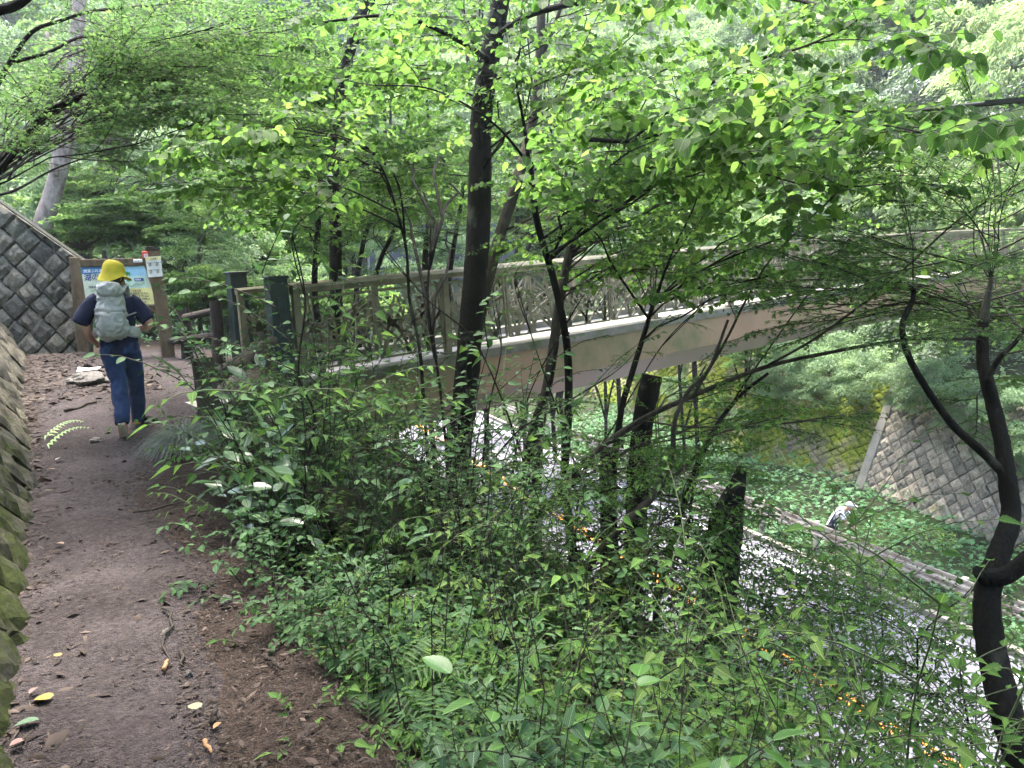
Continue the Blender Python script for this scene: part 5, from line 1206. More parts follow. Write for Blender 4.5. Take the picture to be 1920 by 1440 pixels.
# right hand maple
t = Tree('maple_tree', 'crooked black maple on the right with knobbly forks and fine star leaves', [(1925, 1480, 3.6), (1890, 1350, 3.65), (1858, 1220, 3.75), (1852, 1120, 3.8), (1872, 1040, 3.9), (1895, 970, 4), (1890, 900, 4.05), (1876, 820, 4.15), (1858, 740, 4.25), (1842, 670, 4.35), (1846, 590, 4.4), (1860, 520, 4.4)], [.10, .085, .075, .068, .06, .05, .045, .04, .036, .03, .012], kind='maple', n=12, rough=.14, minpx=14)
t.branch([(1888, 895, 4.05), (1845, 850, 4.1), (1790, 800, 4.2), (1745, 740, 4.3), (1705, 670, 4.4), (1692, 610, 4.5), (1712, 560, 4.6), (1712, 535, 4.6)], .026, .014, start=.7, gap=.2)
t.branch([(1848, 715, 4.25), (1875, 670, 4.2), (1905, 640, 4.2), (1960, 560, 4.2)], .018, .010, start=.3, gap=.2)
t.branch([(1858, 1085, 3.8), (1895, 1075, 3.75), (1960, 1020, 3.7)], .05, .04, leafy=False)
t.branch([(1850, 1090, 3.8), (1838, 1076, 3.78), (1833, 1070, 3.76)], .035, .026, leafy=False)
t.fill((1560, 1930), (490, 640), (4.0, 6.2), 12, r=.004, scale=1.15, low=.9, gap=.15, start=.25)
t.fill((1750, 1930), (600, 800), (4.0, 5), 6, r=.004, scale=.9, low=.8, gap=.2)
t.fill((1640, 1930), (290, 400), (4.0, 5.5), 7, r=.004, scale=1.0, low=.95, gap=.2, lift=.3)
t.done()
# left side trees
t = Tree('pale_barked_tree', 'pale pinkish trunk leaning above the retaining wall, top left', [(78, 440, 15.2), (100, 360, 15.2), (118, 290, 15.1), (130, 210, 15), (140, 120, 15), (147, 30, 15), (152, -80, 15)], [.21, .19, .165, .15, .13, .11], bark='bark_pale', kind='maple', n=12, nleaf=0, rough=.08)
t.branch([(146, 145, 15), (165, 128, 14.8), (190, 117, 14.6), (216, 118, 14.5)], .09, .04, leafy=False)
t.branch([(140, 185, 15), (155, 155, 14.8), (172, 130, 14.7)], .09, .06, leafy=False)
t.branch([(105, 330, 15), (100, 260, 15), (95, 150, 15), (88, 60, 15)], .05, .03, leafy=False)
t.branch([(132, 240, 15), (160, 225, 14.6), (190, 210, 14.2)], .04, .02, leafy=True, gap=.5)
t.fill((0, 330), (-20, 330), (15.5, 18), 20, scale=1.5, low=.3, gap=.5)
t.done()
t = Tree('leaning_tree', 'leaning dark mossy trunk behind the board, rising to the right', [(150, 470, 18), (195, 340, 18), (225, 260, 18), (255, 195, 18), (280, 130, 18), (310, 40, 18), (340, -60, 18)], [.32, .28, .25, .23, .18], bark='bark_mid', kind='maple', n=12, nleaf=0)
t.fill((280, 620), (100, 420), (12, 19), 18, scale=1.5, low=.3, gap=.5)
t.done()
t = Tree('maple_tree', 'fine leaved maple whose dark boughs reach in from the upper left', [(-330, 560, 6), (-260, 480, 5.9), (-160, 420, 5.8), (-60, 370, 5.7)], [.08, .07, .05, .045], kind='maple', minpx=13)
t.branch([(-60, 370, 5.7), (0, 318, 5.6), (45, 262, 5.6), (85, 212, 5.6), (160, 176, 5.7), (230, 150, 5.9), (300, 150, 6.1), (370, 147, 6.4), (450, 170, 6.8)], .026, .008, start=.45, gap=.2)
t.branch([(85, 212, 5.6), (140, 190, 5.7), (190, 150, 5.8), (225, 132, 6), (275, 122, 6.2), (310, 115, 6.4)], .014, .005, start=.3, gap=.22)
t.branch([(-60, 240, 5.4), (0, 150, 5.3), (18, 118, 5.3), (60, 60, 5.3), (110, 40, 5.4), (180, 20, 5.5), (290, 10, 5.8)], .022, .008, start=.3, gap=.2)
t.branch([(20, 118, 5.3), (90, 98, 5.4), (150, 70, 5.6), (220, 68, 6), (290, 70, 6.4), (400, 90, 7)], .014, .005, start=.3, gap=.2)
t.branch([(-80, 60, 5), (-10, 22, 5), (30, 10, 5), (70, -20, 5)], .035, .03, leafy=False)
t.branch([(-60, 370, 5.7), (20, 360, 6), (100, 318, 6.4), (190, 285, 7)], .014, .005, start=.5, gap=.24, scale=.8)
t.fill((230, 560), (20, 230), (5.5, 9), 30, scale=1.0, low=.7, gap=.22, r=.006)
t.done()
for lab, pts in [('thin twisted grey tree behind the log fence, left of the green posts', [(375, 600, 15), (385, 540, 15), (372, 480, 15), (390, 420, 15), (420, 360, 15)]), ('thin leaning grey tree behind the information board', [(330, 560, 16), (345, 500, 16), (380, 440, 16), (440, 400, 16)]), ('dark thin trunk close behind the left board post', [(128, 480, 16.5), (120, 400, 16.5), (118, 340, 16.5), (135, 250, 16.5)])]:
    t = Tree('understorey_tree', lab, pts, [.06, .05, .03, .015], kind='maple', nleaf=0, bark='bark_mid'); t.fill((200, 520), (330, 520), (13.5, 17), 7, scale=1.1, low=.4, gap=.45); t.done()
# canopy over the path behind and beside the camera (its crowns keep the near slope and path in shade)
for tx, ty, lab, cr in [(-4.2, -1.5, 'tall tree behind the camera to the left, its crown hanging over the path', [(-3.5, -2, 4.6, 1.15), (-1, -5, 4.9, 1.3), (.2, -1.2, 5.6, 1.0)]),
                        (-5.5, 5, 'tall tree on the bank above the stone wall, out of view to the left', [(-5.5, 4, 6.4, 1.2), (-7, 7, 7, .9)]),
                        (4.4, -2.6, 'tall tree on the slope behind the camera to the right', [(3.6, -3, 4.6, 1.2), (1.2, 3.0, 7.2, .95), (4.6, 1.5, 6.8, .8)])]:
    b_ = np.array([tx, ty, float(H(tx, ty))-.3]); o = empty('canopy_tree', b_); tag(o, lab, 'tree')
    top = np.array([tx, ty, 7.0 if ty < 4 else 8.5]); V, Fc = tube(np.array([b_, b_*.5+top*.5+(.1, .1, 0), top])-b_, [.2, .16, .1], 10, .1); mesh_obj('trunk', V, Fc, M['bark_dark'], o, smooth=True)
    for i, (x, y, z, s) in enumerate(cr):
        V, Fc = tube(arch(top-(0, 0, 1.0), (x, y, z+.3), lift=.1, k=6)-b_, [.09, .05], 7, .1); mesh_obj('branch', V, Fc, M['bark_dark'], o, smooth=True)
        share('crown', CR['lime'][i % 3], o, loc=np.array([x, y, z])-b_, rot=(0, 0, i*1.3), scale=(s, s, s*.6))

# ---- shrubs on the slope
def make_shrub(seed, h, leafsize=.064, stems=7, lean=(.15, .6), leafgap=.05, hang=.45, sub=True):
    g = np.random.default_rng(seed); L = Leaves(); S = []
    def lv(p, d, sz, j=.35):
        n = np.array([g.normal()*j, g.normal()*j, 1.]); L.add(p, frame(d, n, sz*(.6+.65*g.random())), float(np.clip(g.normal()*.2+.48, 0, .97)))
    def grow(p, d, ln, r, k, drp, lstart, depth):
        pts = [p]; d = d/np.linalg.norm(d); side = 1
        for i in range(k):
            d = d+np.array([g.normal()*.06, g.normal()*.06, -drp/k*(i/k)*2]); d /= np.linalg.norm(d); q = pts[-1]+d*ln/k; pts.append(q)
            f = (i+1)/k
            if f > lstart:
                sd = np.cross(d, [0, 0, 1.]); sd /= np.linalg.norm(sd)+1e-6; m_ = max(1, int(ln/k/leafgap))
                for u in range(m_):
                    pp = pts[-2]+(q-pts[-2])*((u+.5)/m_)
                    a = side*(1 if g.random() < .8 else -1); lv(pp, d*.55+sd*a*.85+np.array([0, 0, -hang+g.normal()*.25]), leafsize*(1.1-.3*f)); side = -side
                if depth and g.random() < .85:
                    a = g.choice([-1, 1]); grow(q, d*.6+sd*a*.9+np.array([0, 0, .15+g.normal()*.15]), ln*g.uniform(.18, .36), r*.5, 4, .7, .05, depth-1)
        lv(pts[-1], d+np.array([0, 0, -.3]), leafsize); S.append((np.array(pts), r, r*.3))
    for i in range(stems):
        a = g.random()*6.28; tl = g.uniform(*lean); d = np.array([math.cos(a)*tl, math.sin(a)*tl, 1.])
        grow(np.array([math.cos(a)*.06, math.sin(a)*.06, -.12]), d, h*g.uniform(.75, 1.2), .0042+.0016*h, 11, .9, .45, 1 if sub else 0)
    return L.pack(), S
def shrub_proto(L, S, tpl, tps, mt, twig='stem_green'):
    me = leaf_mesh('foliage', L, tps, M[mt]); f = me.data; bpy.data.objects.remove(me)
    V, Fc = tubes_np(S, 4); o = mesh_obj('stems', V, Fc, M[twig]); st_ = o.data; bpy.data.objects.remove(o)
    return dict(L=L, tpl=tpl, mt=mt, f=f, s=st_)
M['l_shrub_deep'] = leaf_mat('leaf_shrub_deep', (.012, .036, .012), (.028, .075, .024), (.06, .13, .036), .28, .6, .2, vein=.3)
M['l_shrub_warm'] = leaf_mat('leaf_shrub_warm', (.03, .062, .012), (.062, .12, .024), (.12, .18, .04), .36, .6, .2, vein=.35)
M['l_shrub_cool'] = leaf_mat('leaf_shrub_cool', (.022, .052, .026), (.048, .10, .045), (.10, .18, .065), .3, .55, .25, vein=.4)
SHR = {h: [shrub_proto(*make_shrub(700+int(h*100)+i, h, (.062, .05, .082, .07, .056, .075)[i], (7, 9, 5, 6, 10, 5)[i], leafgap=(.05, .042, .075, .06, .04, .07)[i], hang=(.45, .3, .6, .5, .25, .55)[i]), ('shrub', 'oval', 'shrub', 'shrub', 'gloss', 'shrub')[i], ('shrub', 'oval', 'shrub', 'shrub', 'gloss', 'shrub')[i], ('l_shrub', 'l_shrub_deep', 'l_shrub', 'l_shrub_warm', 'l_shrub_deep', 'l_shrub_cool')[i], ('stem_green', 'twig')[i % 2]) for i in range(6)] for h in (.6, 1.0, 1.5)}
def put_shrub(pr, p, rz, sc, label, group, indiv=False, name='shrub', cat='shrub', tilt=(0, 0)):
    o = empty(name, p, rz); o.rotation_euler = (tilt[0], tilt[1], rz); o.scale = (sc,)*3; tag(o, label, cat, group)
    st_ = share('stems', pr['s'], o); st_['kind'] = 'stuff'
    if indiv:
        L = pr['L']; n = len(L[0])
        if n > 290:
            idx = rng.permutation(n); keep = np.zeros(n, bool); keep[idx[:290]] = True
            leaf_objects(tuple(a[keep] for a in L), pr['tpl'], M[pr['mt']], o); tag(leaf_mesh('foliage', tuple(a[~keep] for a in L), pr['tpl'], M[pr['mt']], o), kind='stuff')
        else: leaf_objects(L, pr['tpl'], M[pr['mt']], o)
    else: share('foliage', pr['f'], o)['kind'] = 'stuff'
    return o
TOPX = [380, 430, 500, 600, 700, 800, 860, 960, 1080, 1200, 1290, 1400, 1520]
TOPY = [900, 690, 620, 610, 660, 720, 800, 880, 960, 1020, 1140, 1300, 1400]
LX = lambda y: float(np.interp(y, [620, 800, 860, 1000, 1150, 1300, 1440], [440, 400, 440, 480, 560, 620, 660]))
cand = []
for k in range(5000):
    px = rng.uniform(400, 1520); top = float(np.interp(px, TOPX, TOPY)); py = rng.uniform(top, 1500)
    if px < LX(min(py, 1440))+30: continue
    f = np.clip((1440-py)/800, 0, 1); d = 2.0+f*4.6+rng.uniform(-.3, 1.0)
    p = P(px, py, d); z0 = float(H(p[0], p[1])); h = p[2]-z0
    if p[0] < .82 or h < .3 or h > 1.95: continue
    if (p[1] > 8.3 and p[0] < 3) or (p[1] > 5.7 and p[0] < 1.6): continue
    cand.append((d, p, z0, h))
kept = []
for c in cand:
    if all(np.hypot(c[1][0]-o[1][0], c[1][1]-o[1][1]) > .17+.03*c[0] for o in kept): kept.append(c)
kept = kept[:190]; kept.sort(key=lambda c: c[0])
print('shrubs', len(kept))
for k in range(400):                                             # taller growth up to the bridge, and a fringe along the litter
    if k < 200: px, py, d = rng.uniform(470, 900 if k > 90 else 600), rng.uniform(655 if k > 90 else 590, 860 if k > 90 else 690), rng.uniform(4.6, 7.0)
    else: px, py, d = 0, 0, 0
    if d: p = P(px, py, d)
    else:
        y = rng.uniform(2.6, 5.6); x = rng.uniform(.68, 1.35)+max(0, y-4.3)*.22; p = np.array([x, y, float(H(x, y))+np.interp(y, [2.6, 5, 7.4], [.45, .85, 1.0])*rng.uniform(.7, 1.15)])
    z0 = float(H(p[0], p[1])); h = p[2]-z0
    if p[0] < .58 or h < .3 or h > 2.9 or (p[1] > 8.3 and p[0] < 3): continue
    if p[1] > 5.7 and p[0] < 1.75: continue
    if all(np.hypot(p[0]-o[1][0], p[1]-o[1][1]) > .24 for o in kept[-160:]): kept.append(((p-CAM)@fwd, p, z0, h))
kept = [c for c in kept if not (c[0] > 3.7 and (proj(c[1])[0] < 480 or proj((c[1][0], c[1][1], c[2]))[0] < 480))]
kept.sort(key=lambda c: c[0]); print('shrubs', len(kept))
def shrub_where(p, h):
    x, y, d = proj((p[0], p[1], p[2]))
    a = 'at the foot of the log fence' if x < 520 else 'before the near end of the bridge' if x < 740 and y < 900 else 'along the litter strip' if x < 700 else 'around the foot of the thick dark trunk' if x < 960 and y < 980 else 'in the middle of the slope thicket' if x < 1180 else 'left of the broken trunk'
    b = 'low' if h < .75 else 'waist high' if h < 1.25 else 'tall'
    c = ', close to the camera' if d < 3.1 else ', farther down' if d > 5 else ''
    return '%s toothed leaf shrub %s%s' % (b, a, c)
for i, (d, p, z0, h) in enumerate(kept):
    hk = min(SHR, key=lambda a: abs(a-h*1.1)); pr = SHR[hk][int(rng.integers(6))]; lb = shrub_where(p, h)
    put_shrub(pr, (p[0], p[1], z0), rng.random()*6.28, np.clip(h*1.1/hk, .75, 1.75), lb, lb.replace('shrub', 'shrubs', 1), indiv=i < 9)
# small seedlings at the edge of the litter
SML = [shrub_proto(*make_shrub(800+i, .22, .045, 3, (.3, .9), .035, .2, False), 'shrub', 'shrub', 'l_shrub') for i in range(3)]
for i, (px, py) in enumerate([(470, 1010), (440, 990), (520, 1130), (560, 1165), (500, 1180), (600, 1250), (480, 1060), (540, 1060), (590, 1330), (660, 1330), (430, 930), (520, 980), (560, 1010), (690, 1400), (640, 1400), (590, 1180), (450, 890), (480, 940), (760, 1420), (700, 1290), (620, 1310), (560, 1390)]):
    p = G(px, py, -.02); p = (p[0], p[1], float(H(p[0], p[1]))); put_shrub(SML[i % 3], p, rng.random()*6.28, rng.uniform(.7, 1.3), 'small green seedling rooted in the leaf litter at the path edge', 'seedlings at the path edge', name='seedling', cat='seedling')
# broad leaved plant at the bottom, glossy shrub by the fence, tall stalks bottom right
big = [shrub_proto(*make_shrub(820+i, .75, .115, 5, (.3, .8), .09, .35, False), 'oval', 'oval', 'l_big', 'twig') for i in range(3)]
for i, (px, py, d, lab) in enumerate([(930, 1330, 1.9, 'broad leaved bush at the bottom with a large veined leaf facing up'), (1040, 1290, 1.9, 'broad leaved bush at the bottom edge, the middle one of three'), (1120, 1400, 1.8, 'broad leaved bush at the bottom edge, the rightmost of three')]):
    p = P(px, py, d); z0 = float(H(p[0], p[1])); o = put_shrub(big[i], (p[0], p[1], max(z0, p[2]-.95)), i*2., 1.0, lab, None, indiv=True)
gl = [shrub_proto(*make_shrub(840+i, 1.0, .15, 5, (.1, .5), .13, .3, False), 'gloss', 'gloss', 'l_gloss', 'twig') for i in range(3)]
for i, (px, py, d, lab) in enumerate([(455, 640, 4.6, 'glossy leaved shrub standing before the green bridge posts'), (545, 560, 5.2, 'glossy leaved shrub with upright bright leaves left of the railing'), (600, 680, 4.8, 'glossy leaved shrub shining grey in front of the bridge end'), (485, 800, 4.3, 'low glossy leaved shrub to the right of the nearest log post'), (500, 800, 4.4, 'glossy leaved shrub beneath the log fence rails'), (680, 760, 4.6, 'spreading glossy shrub below the bridge fascia')]):
    p = P(px, py, d); z0 = float(H(p[0], p[1])); h = p[2]-z0; put_shrub(gl[i % 3], (p[0], p[1], z0), 1+i*2., np.clip(h*.9, .5, 1.7), lab, None, indiv=True)
stk = [shrub_proto(*make_shrub(860+i, 1.5, .062, 4, (.02, .3), .075, .15, True), 'shrub', 'shrub', 'l_shrub', 'stem_green') for i in range(3)]
for i, (px, py, d) in enumerate([(1650, 960, 3.4), (1560, 1040, 3.6), (1720, 1010, 3.3), (1480, 1120, 3.4), (1790, 1060, 3.2), (1600, 1180, 2.9), (1700, 1230, 2.8), (1500, 1280, 2.8), (1820, 1240, 3.0), (1400, 1250, 3.2), (1330, 1180, 3.6), (1640, 1340, 2.5), (1760, 1380, 2.5), (1880, 1330, 2.7)]):
    p = P(px, py, d); z0 = float(H(p[0], p[1])); h = p[2]-z0
    put_shrub(stk[i % 3], (p[0], p[1], z0), i*1.7, np.clip(h/1.5, .8, 2.2), 'tall thin stalk plant with sparse leaves before the road, bottom right', 'tall stalk plants at bottom right', indiv=False, name='stalk_plant', cat='plant')
# thin leafy bushes rooted low on the slope, seen against the bright road
for i, (bx, by, tx, ty, d, lab) in enumerate([(1420, 1500, 1400, 1120, 5.6, 'airy bush of small leaves hiding the road right of the broken trunk'), (1540, 1560, 1560, 1150, 5.4, 'airy bush of small leaves over the middle of the bright road'), (1700, 1600, 1720, 1200, 5.0, 'airy bush of small leaves over the orange line, left of the black maple'), (1480, 1300, 1500, 1020, 6.6, 'airy bush of small leaves below the striped person'), (1640, 1400, 1650, 1090, 6.4, 'airy bush of small leaves under the guardrail middle'), (1830, 1600, 1800, 1260, 4.8, 'airy bush of small leaves at the foot of the black maple'), (1300, 1560, 1290, 1240, 5.0, 'airy bush of small leaves left of the broken trunk')]):
    t = Tree('airy_bush', lab, [(bx, by, d), ((bx+tx)/2+10, (by+ty)/2, d), (tx, ty, d)], [.014, .011, .006], kind='small', cat='bush', nleaf=0, n=6)
    t.fill((tx-150, tx+150), (ty-100, ty+230), (d-.6, d+.8), 15, r=.005, scale=.85, low=.1, gap=.19, start=.2); t.done()

# ---- ground cover (nobody could count it): small leaves over the slopes, broad leaves along the far verge
def cover(name, label, n, xr, yr, mat, tpl, size, hr, keep=None, patch_=(1.2, -.2)):
    x = rng.uniform(*xr, n); y = rng.uniform(*yr, n); ok = nz(x, y, patch_[0], 5) > patch_[1]
    if keep is not None: ok &= keep(x, y)
    x, y = x[ok], y[ok]; z = H(x, y)+rng.random(len(x))**1.3*hr*(.6+.4*nz(x, y, 2.3, 6)); p = np.stack([x, y, z], 1); n = len(x)
    a = rng.random(n)*6.283; d = np.stack([np.cos(a), np.sin(a), -.2+rng.normal(size=n)*.3], 1); nn = np.stack([rng.normal(size=n)*.4, rng.normal(size=n)*.4, np.ones(n)], 1)
    o = leaf_mesh(name, (p, frame(d, nn, size*rng.uniform(.55, 1.3, n)), np.clip(.5+.18*rng.normal(size=n)+.15*nz(x, y, 3, 8), 0, .97)), tpl, mat); tag(o, label, 'ground cover', kind='stuff'); return o
cover('slope_undergrowth', 'low small leaved undergrowth covering the near slope', 20000, (.9, 8.4), (-1, 14), M['l_shrub'], 'ovate_s', .05, .55, lambda x, y: (road_c(y)-x > 3.4) & ~((x < 2.6) & (y > 8.2)) & (rng.random(len(x)) < np.clip((x-.6)/1.2, .1, 1)))
cover('verge_undergrowth', 'undergrowth on the slope beyond the bridge', 26000, (1.2, 12), (14, 34), M['l_cover'], 'ovate_s', .10, .8, lambda x, y: road_c(y)-x > 3.6)
cover('verge_plants', 'pale green broad leaved plants between guardrail and far wall', 17000, (14, 24), (2, 30), M['l_cover'], 'ivy', .19, .75, lambda x, y: (x > road_c(y)+4.1) & (x < wall_x(y)+.5), (1.4, -.95))
cover('hillside_undergrowth', 'dense low growth covering the right hillside', 60000, (21, 42), (-2, 45), M['l_pale'], 'small', .19, .9, lambda x, y: x > wall_x(y)+2.2, (.5, -.6))
cover('wall_top_undergrowth', 'small plants trailing along the top of the grey wall', 5000, (-4, .1), (13.6, 16.5), M['l_cover'], 'ovate_s', .06, .35, lambda x, y: (y > 14.25-.53*x) & (y < 15.3-.53*x), (2, -1.5))
cover('bank_undergrowth', 'dark low growth on the bank above and behind the stone walls', 30000, (-9, 1.2), (8, 30), M['l_cover'], 'ovate_s', .085, .7, lambda x, y: (y > 14.9) | (x < -1.9), (1.2, -.6))
# leaves and creepers hanging over the wall foot and wall top
# ---- litter on path and slope
def litter(name, label, n, fn, mat, lo, hi, tall=.004):
    V = []; Fc = []; tt = []
    for i in range(n):
        x, y = fn(); z = float(H(x, y))+.018; a = rng.random()*6.28; l = rng.uniform(lo, hi)*(1 if rng.random() < .8 else 2.2); w = l*rng.uniform(.10, .5) if rng.random() < .6 else l*.07
        c, s_ = math.cos(a), math.sin(a); h = rng.uniform(0, tall); b = len(V); tl = rng.normal()*.3*w
        for (u, v, q) in ((-l/2, 0, 0), (0, -w/2, tl), (l/2, 0, 0), (0, w/2, -tl), (0, 0, .35*w)): V.append((x+u*c-v*s_, y+u*s_+v*c, z+h+q))
        Fc += [(b, b+1, b+4), (b+1, b+2, b+4), (b+2, b+3, b+4), (b+3, b, b+4)]; tv = float(np.clip(rng.beta(1.6, 4.0), 0, 1)); tt += [tv]*5
    o = mesh_obj(name, V, np.array(Fc), mat, tint=tt); tag(o, label, 'litter', kind='stuff'); return o
def fn_path():
    y = 1.2+13*rng.random()**1.6; return rng.uniform(-.45-.012*y, .6+(.25 if y > 6 else 0)), y
def fn_edge():
    y = 1.0+9*rng.random()**1.5; return .25+abs(rng.normal())*.45+.1*math.sin(y*1.9), y
litter('path_litter', 'fine brown leaf and twig crumbs trodden into the path', 9000, fn_path, M['litter'], .008, .03)
litter('edge_litter', 'thick brown leaf litter along the right edge of the path', 28000, fn_edge, M['litter'], .006, .021, .008)
litter('wall_foot_litter', 'dry leaves gathered at the foot of the stone wall', 3500, lambda: (lambda y: (-.48-.012*y+abs(rng.normal())*.13, y))(rng.uniform(1.5, 14)), M['litter'], .02, .06, .01)
litter('path_end_litter', 'dry leaves in front of the grey wall and the board', 3500, lambda: (rng.uniform(-.7, .8), rng.uniform(9.5, 13.9)), M['litter'], .03, .08, .015)
# single things lying on the path
def ground_pt(px, py, z=0.): p = G(px, py, z); z2 = float(H(p[0], p[1])); p = G(px, py, z2); return np.array([p[0], p[1], float(H(p[0], p[1]))+.022])
def fallen(px, py, size, c, label, tpl='oval', rz=0.):
    p = ground_pt(px, py); V, Fc, uv = T_[tpl]; c = tuple(v*.42 for v in c); mt = solid('fallen_leaf', c, .6, .25, 25, .3, 60, dirt=tuple(v*.5 for v in c), dsc=30)
    o = mesh_obj('fallen_leaf', V*size*.75, Fc, mt, uv=uv); o.location = p+(0, 0, .012); o.rotation_euler = (.12, .1, rz); tag(o, label, 'leaf')
fallen(98, 1325, .075, (.62, .38, .05), 'yellow orange fallen leaf near the bottom left of the path', 'round', 1.2)
fallen(76, 1366, .095, (.13, .25, .12), 'green fallen leaf at the bottom left, beside the yellow one', 'oval', 1.6)
fallen(112, 1245, .04, (.6, .36, .08), 'small orange fallen leaf above the yellow one', 'round', .3)
fallen(45, 1405, .05, (.40, .22, .19), 'pinkish round fallen leaf at the wall foot, bottom left', 'round', 2.)
fallen(374, 1345, .06, (.45, .45, .25), 'pale skeleton fallen leaf on the right half of the path', 'round', .6)
fallen(72, 1305, .06, (.34, .22, .18), 'brownish pink fallen leaf left of the yellow one', 'oval', 2.6)
fallen(121, 1030, .07, (.40, .25, .15), 'curled tan fallen leaf close to the wall, mid path', 'oval', .9)
fallen(104, 884, .09, (.42, .25, .13), 'tan fallen leaf at the wall foot near the walker', 'oval', 1.4)
fallen(115, 845, .10, (.55, .45, .36), 'pale fallen leaf at the wall foot just below the walker', 'oval', 2.4)
fallen(415, 1372, .05, (.55, .28, .10), 'orange brown fallen leaf beside a wood chip at the right', 'oval', 2.4)
def stick(a, b, r, c, label, arc=.01, name='stick'):
    p, q = ground_pt(*a), ground_pt(*b); L = np.linalg.norm(q-p); V, Fc = tube(arch(p+(0, 0, r*.8), q+(0, 0, r*.8), lift=arc, k=7, wob=.06), [r, r*.9, r*.5], 7, .2); o = mesh_obj(name, V, Fc, c, smooth=True); tag(o, label, 'stick')
wd = M['twig']; tan_ = solid('bare_wood', (.25, .14, .07), .85, .3, 20, .4)
stick((250, 758), (292, 759), .028, M['bark_dark'], 'short black stick lying right of the walker')
stick((118, 745), (188, 722), .018, M['bark_mid'], 'brown root like stick below the grey rock')
stick((262, 707), (300, 690), .02, M['bark_mid'], 'bent stick running towards the board post')
stick((250, 968), (362, 948), .008, wd, 'long thin twig across the right side of the path'); stick((305, 1150), (318, 1262), .006, wd, 'thin dark twig standing out in mid path', .02)
stick((385, 1405), (398, 1428), .008, tan_, 'tan broken twig at the bottom of the path'); stick((308, 1270), (316, 1250), .009, tan_, 'small tan wood chip in mid path')
stick((398, 1372), (406, 1340), .010, M['bark_mid'], 'flat brown wood chip at the right'); stick((330, 1000), (385, 965), .008, wd, 'dark twig in the litter at the right'); stick((498, 1240), (530, 1268), .009, M['bark_mid'], 'curved brown twig in the litter, lower right of the path')
stick((340, 1230), (345, 1262), .008, wd, 'dark stub of twig in the litter'); stick((200, 905), (225, 917), .007, wd, 'small dark twig near the walker feet')
def rock(px, py, sz, label, mat, z=0., sq=.5, sink=.25, seed=1, d=None, name='rock'):
    p = ground_pt(px, py, z) if d is None else P(px, py, d); bm = bmesh.new(); bmesh.ops.create_icosphere(bm, subdivisions=5, radius=1)
    for v in bm.verts:
        n = noise.noise(v.co*1.3+Vector((seed*7, 0, 0)))*.4+noise.noise(v.co*3+Vector((seed, 5, 0)))*.15+noise.noise(v.co*8)*.05; v.co *= 1+n; v.co.z *= sq
    me = bpy.data.meshes.new(name); bm.to_mesh(me); bm.free(); me.materials.append(mat); o = bpy.data.objects.new(name, me); o.scale = (sz, sz*.8, sz); o.location = (p[0], p[1], p[2]+sz*sq*(1-sink*2)*.5); o.rotation_euler = (0, 0, seed); link(o); tag(o, label, 'rock'); return o
rock(166, 722, .28, 'flat grey rock on the ground left of the walker legs', M['rock'], .2, .38, seed=2)
rock(176, 806, .045, 'small dark stone beside the walker shoe', M['rock'], .05, .6, seed=4)
rock(425, 1137, .03, 'small tan pebble in the litter at the right', M['rock'], sq=.8, seed=5); rock(527, 1147, .045, 'reddish brown stone at the foot of the shrubs', M['rock_moss'], sq=.7, seed=6)
rock(312, 1197, .022, 'pale pebble on the path', M['rock'], sq=.7, seed=7); rock(355, 1275, .018, 'tiny pale pebble right of the path middle', M['rock'], sq=.7, seed=8); rock(282, 838+0, .02, 'tiny pebble to the right of the walker shoe', M['rock'], .05, .7, seed=9)
rock(640, 985, .24, 'big brown mossy boulder half hidden inside the shrubs', M['rock_moss'], sq=1.0, seed=11, d=5.3)

p = ground_pt(145, 706, .25); mb = MB(); mb.add([(0, 0, 0), (.24, .02, .01), (.28, .1, .03), (.1, .13, .02), (.02, .09, .05)], [(0, 1, 2, 3, 4)]); o = mb.build('paper_scrap', M['sg_white']); o.location = p+(0, .05, .12); tag(o, 'white scrap of paper on top of the flat grey rock', 'paper')
# grass tuft
p = ground_pt(352, 845); g = np.random.default_rng(3); n = 1500; a = g.random(n)*6.283; r0 = g.random(n)*.10; sp_ = .25+g.random(n)**.8*.95; ln = g.uniform(.34, .6, n)
V = []; 
ts = np.array([0, .3, .6, .85, 1.])
dirh = np.stack([np.cos(a), np.sin(a), np.zeros(n)], 1); base = dirh*r0[:, None]
rad_ = (ts[None]*sp_[:, None]*ln[:, None]*.75); hz = (ln[:, None]*(ts[None]*1.05-ts[None]**2*(.35+sp_[:, None]*.75)))
wv_ = np.array([1, 1, .85, .5, .05])*.0022; sdv = np.stack([-np.sin(a), np.cos(a), np.zeros(n)], 1)
c = base[:, None]+dirh[:, None]*rad_[..., None]; c[..., 2] += np.maximum(hz, .005); c += g.normal(size=(n, 1, 3))*.008
Vv = np.stack([c-sdv[:, None]*wv_[None, :, None], c+sdv[:, None]*wv_[None, :, None]], 2).reshape(-1, 3)
k = np.arange(4); q = np.stack([k*2, k*2+1, k*2+3, k*2+2], 1); Fq = (q[None]+(np.arange(n)*10)[:, None, None]).reshape(-1, 4)
gt = mesh_obj('grass_tuft', Vv, Fq, M['l_grass'], tint=np.repeat(g.random(n)*.9, 10)); gt.location = p; tag(gt, 'rounded tuft of fine grey green grass at the foot of the nearest log post', 'grass tuft', kind='thing')
g = np.random.default_rng(21); sg = []
for k in range(420):
    x, y = g.uniform(.85, 3.6), g.uniform(1.4, 8.0); z = float(H(x, y)); a = g.normal()*.6; ln = g.uniform(.5, 1.5); d = np.array([math.sin(a)*.7+.3, math.cos(a)*.4-.2, 1.0+g.random()*.6]); d /= np.linalg.norm(d)
    sg.append((arch((x, y, z-.05), np.array([x, y, z])+d*ln, lift=.05, k=5, wob=.05), .0035, .0012))
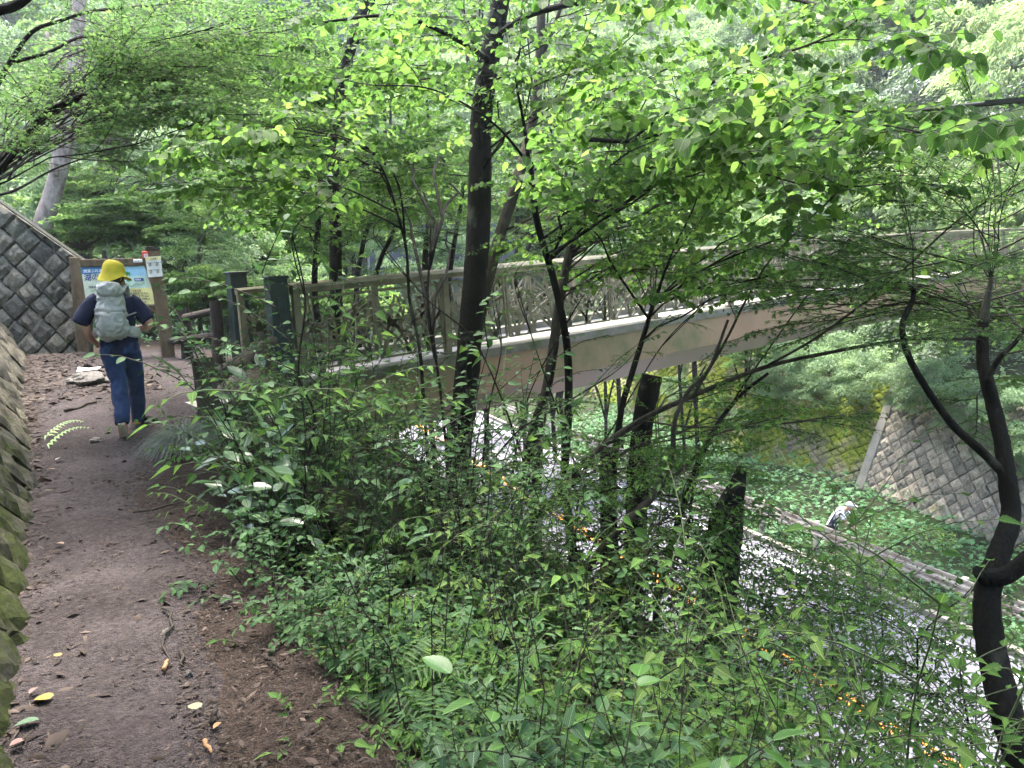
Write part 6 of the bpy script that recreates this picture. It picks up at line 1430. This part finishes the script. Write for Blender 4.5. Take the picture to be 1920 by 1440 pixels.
V, Fc = tubes_np(sg, 4); tag(mesh_obj('dead_stems', V, Fc, M['bark_mid']), 'tangle of thin dead brown stems leaning through the shrubs on the slope', 'stems', kind='stuff')
for i, (px, py, d) in enumerate([(790, 1340, 2.6), (930, 1400, 2.2), (1130, 1380, 2.3), (860, 1250, 3.0), (700, 1300, 3.0)]):
    p = P(px, py, d); z0 = float(H(p[0], p[1])); L = Leaves()
    for f in range(7):
        a = f*.9+i; dr = np.array([math.cos(a), math.sin(a), 0]); sd = np.array([-math.sin(a), math.cos(a), 0])
        for k in range(16):
            t = k/16; c = dr*(.05+.42*t)+np.array([0, 0, .34*t-.34*t*t*1.1+.05])
            for q in (-1, 1): L.add(c, frame(dr*.3+sd*q-np.array([0, 0, .2]), np.array([0, 0, 1.]), .085*(1-t)**.6+.01), .3+.5*g.random())
    L = L.pack(); o = leaf_mesh('fern', L, 'thin', M['l_shrub_cool']); o.location = (p[0], p[1], max(z0, p[2]-.35)); tag(o, ['green fern low among the shrubs near the litter strip', 'green fern at the bottom edge beneath the broad leaved bush', 'green fern at the bottom edge right of the broad leaved bushes', 'green fern in the thicket behind the broad leaved bush', 'green fern nearest the bare litter'][i], 'fern')
# fern fronds on the wall foot
for i, (px, py, rz) in enumerate([(85, 800, -.5), (90, 840, -.2)]):
    p = ground_pt(px, py, .1); V, Fc, uv = T_['thin']; L = Leaves()
    for k in range(12):
        for s_ in (-1, 1): L.add(np.array([.03*k, 0, .03*k*(1-.06*k)+.02]), frame(np.array([.35, s_, -.15]), np.array([0, 0, 1.]), .10*(1-.06*k)), .8)
    L = L.pack(); o = leaf_mesh('fern', L, 'thin', M['l_pale']); o.location = p; o.rotation_euler = (0, 0, rz); tag(o, ['small pale fern at the wall foot beside the walker', 'lower small pale fern at the wall foot'][i], 'fern')

# ------------------------------------------------------------------ damp summer air in the valley
mb = MB(); mb.box((12, 45, 21), (166, 154, 56.2)); hz_ = mb.build('haze', None); hz_.data.materials.clear()
hm = bpy.data.materials.new('haze'); hm.use_nodes = True; ht = hm.node_tree; ht.nodes.clear(); ho_ = ht.nodes.new('ShaderNodeOutputMaterial'); pv = ht.nodes.new('ShaderNodeVolumePrincipled')
pv.inputs['Color'].default_value = (.86, .93, 1, 1); pv.inputs['Density'].default_value = .0006; pv.inputs['Anisotropy'].default_value = .2; ht.links.new(pv.outputs[0], ho_.inputs['Volume']); hz_.data.materials.append(hm)
hz_['kind'] = 'stuff'; hz_['label'] = 'thin pale haze hanging in the wooded valley'
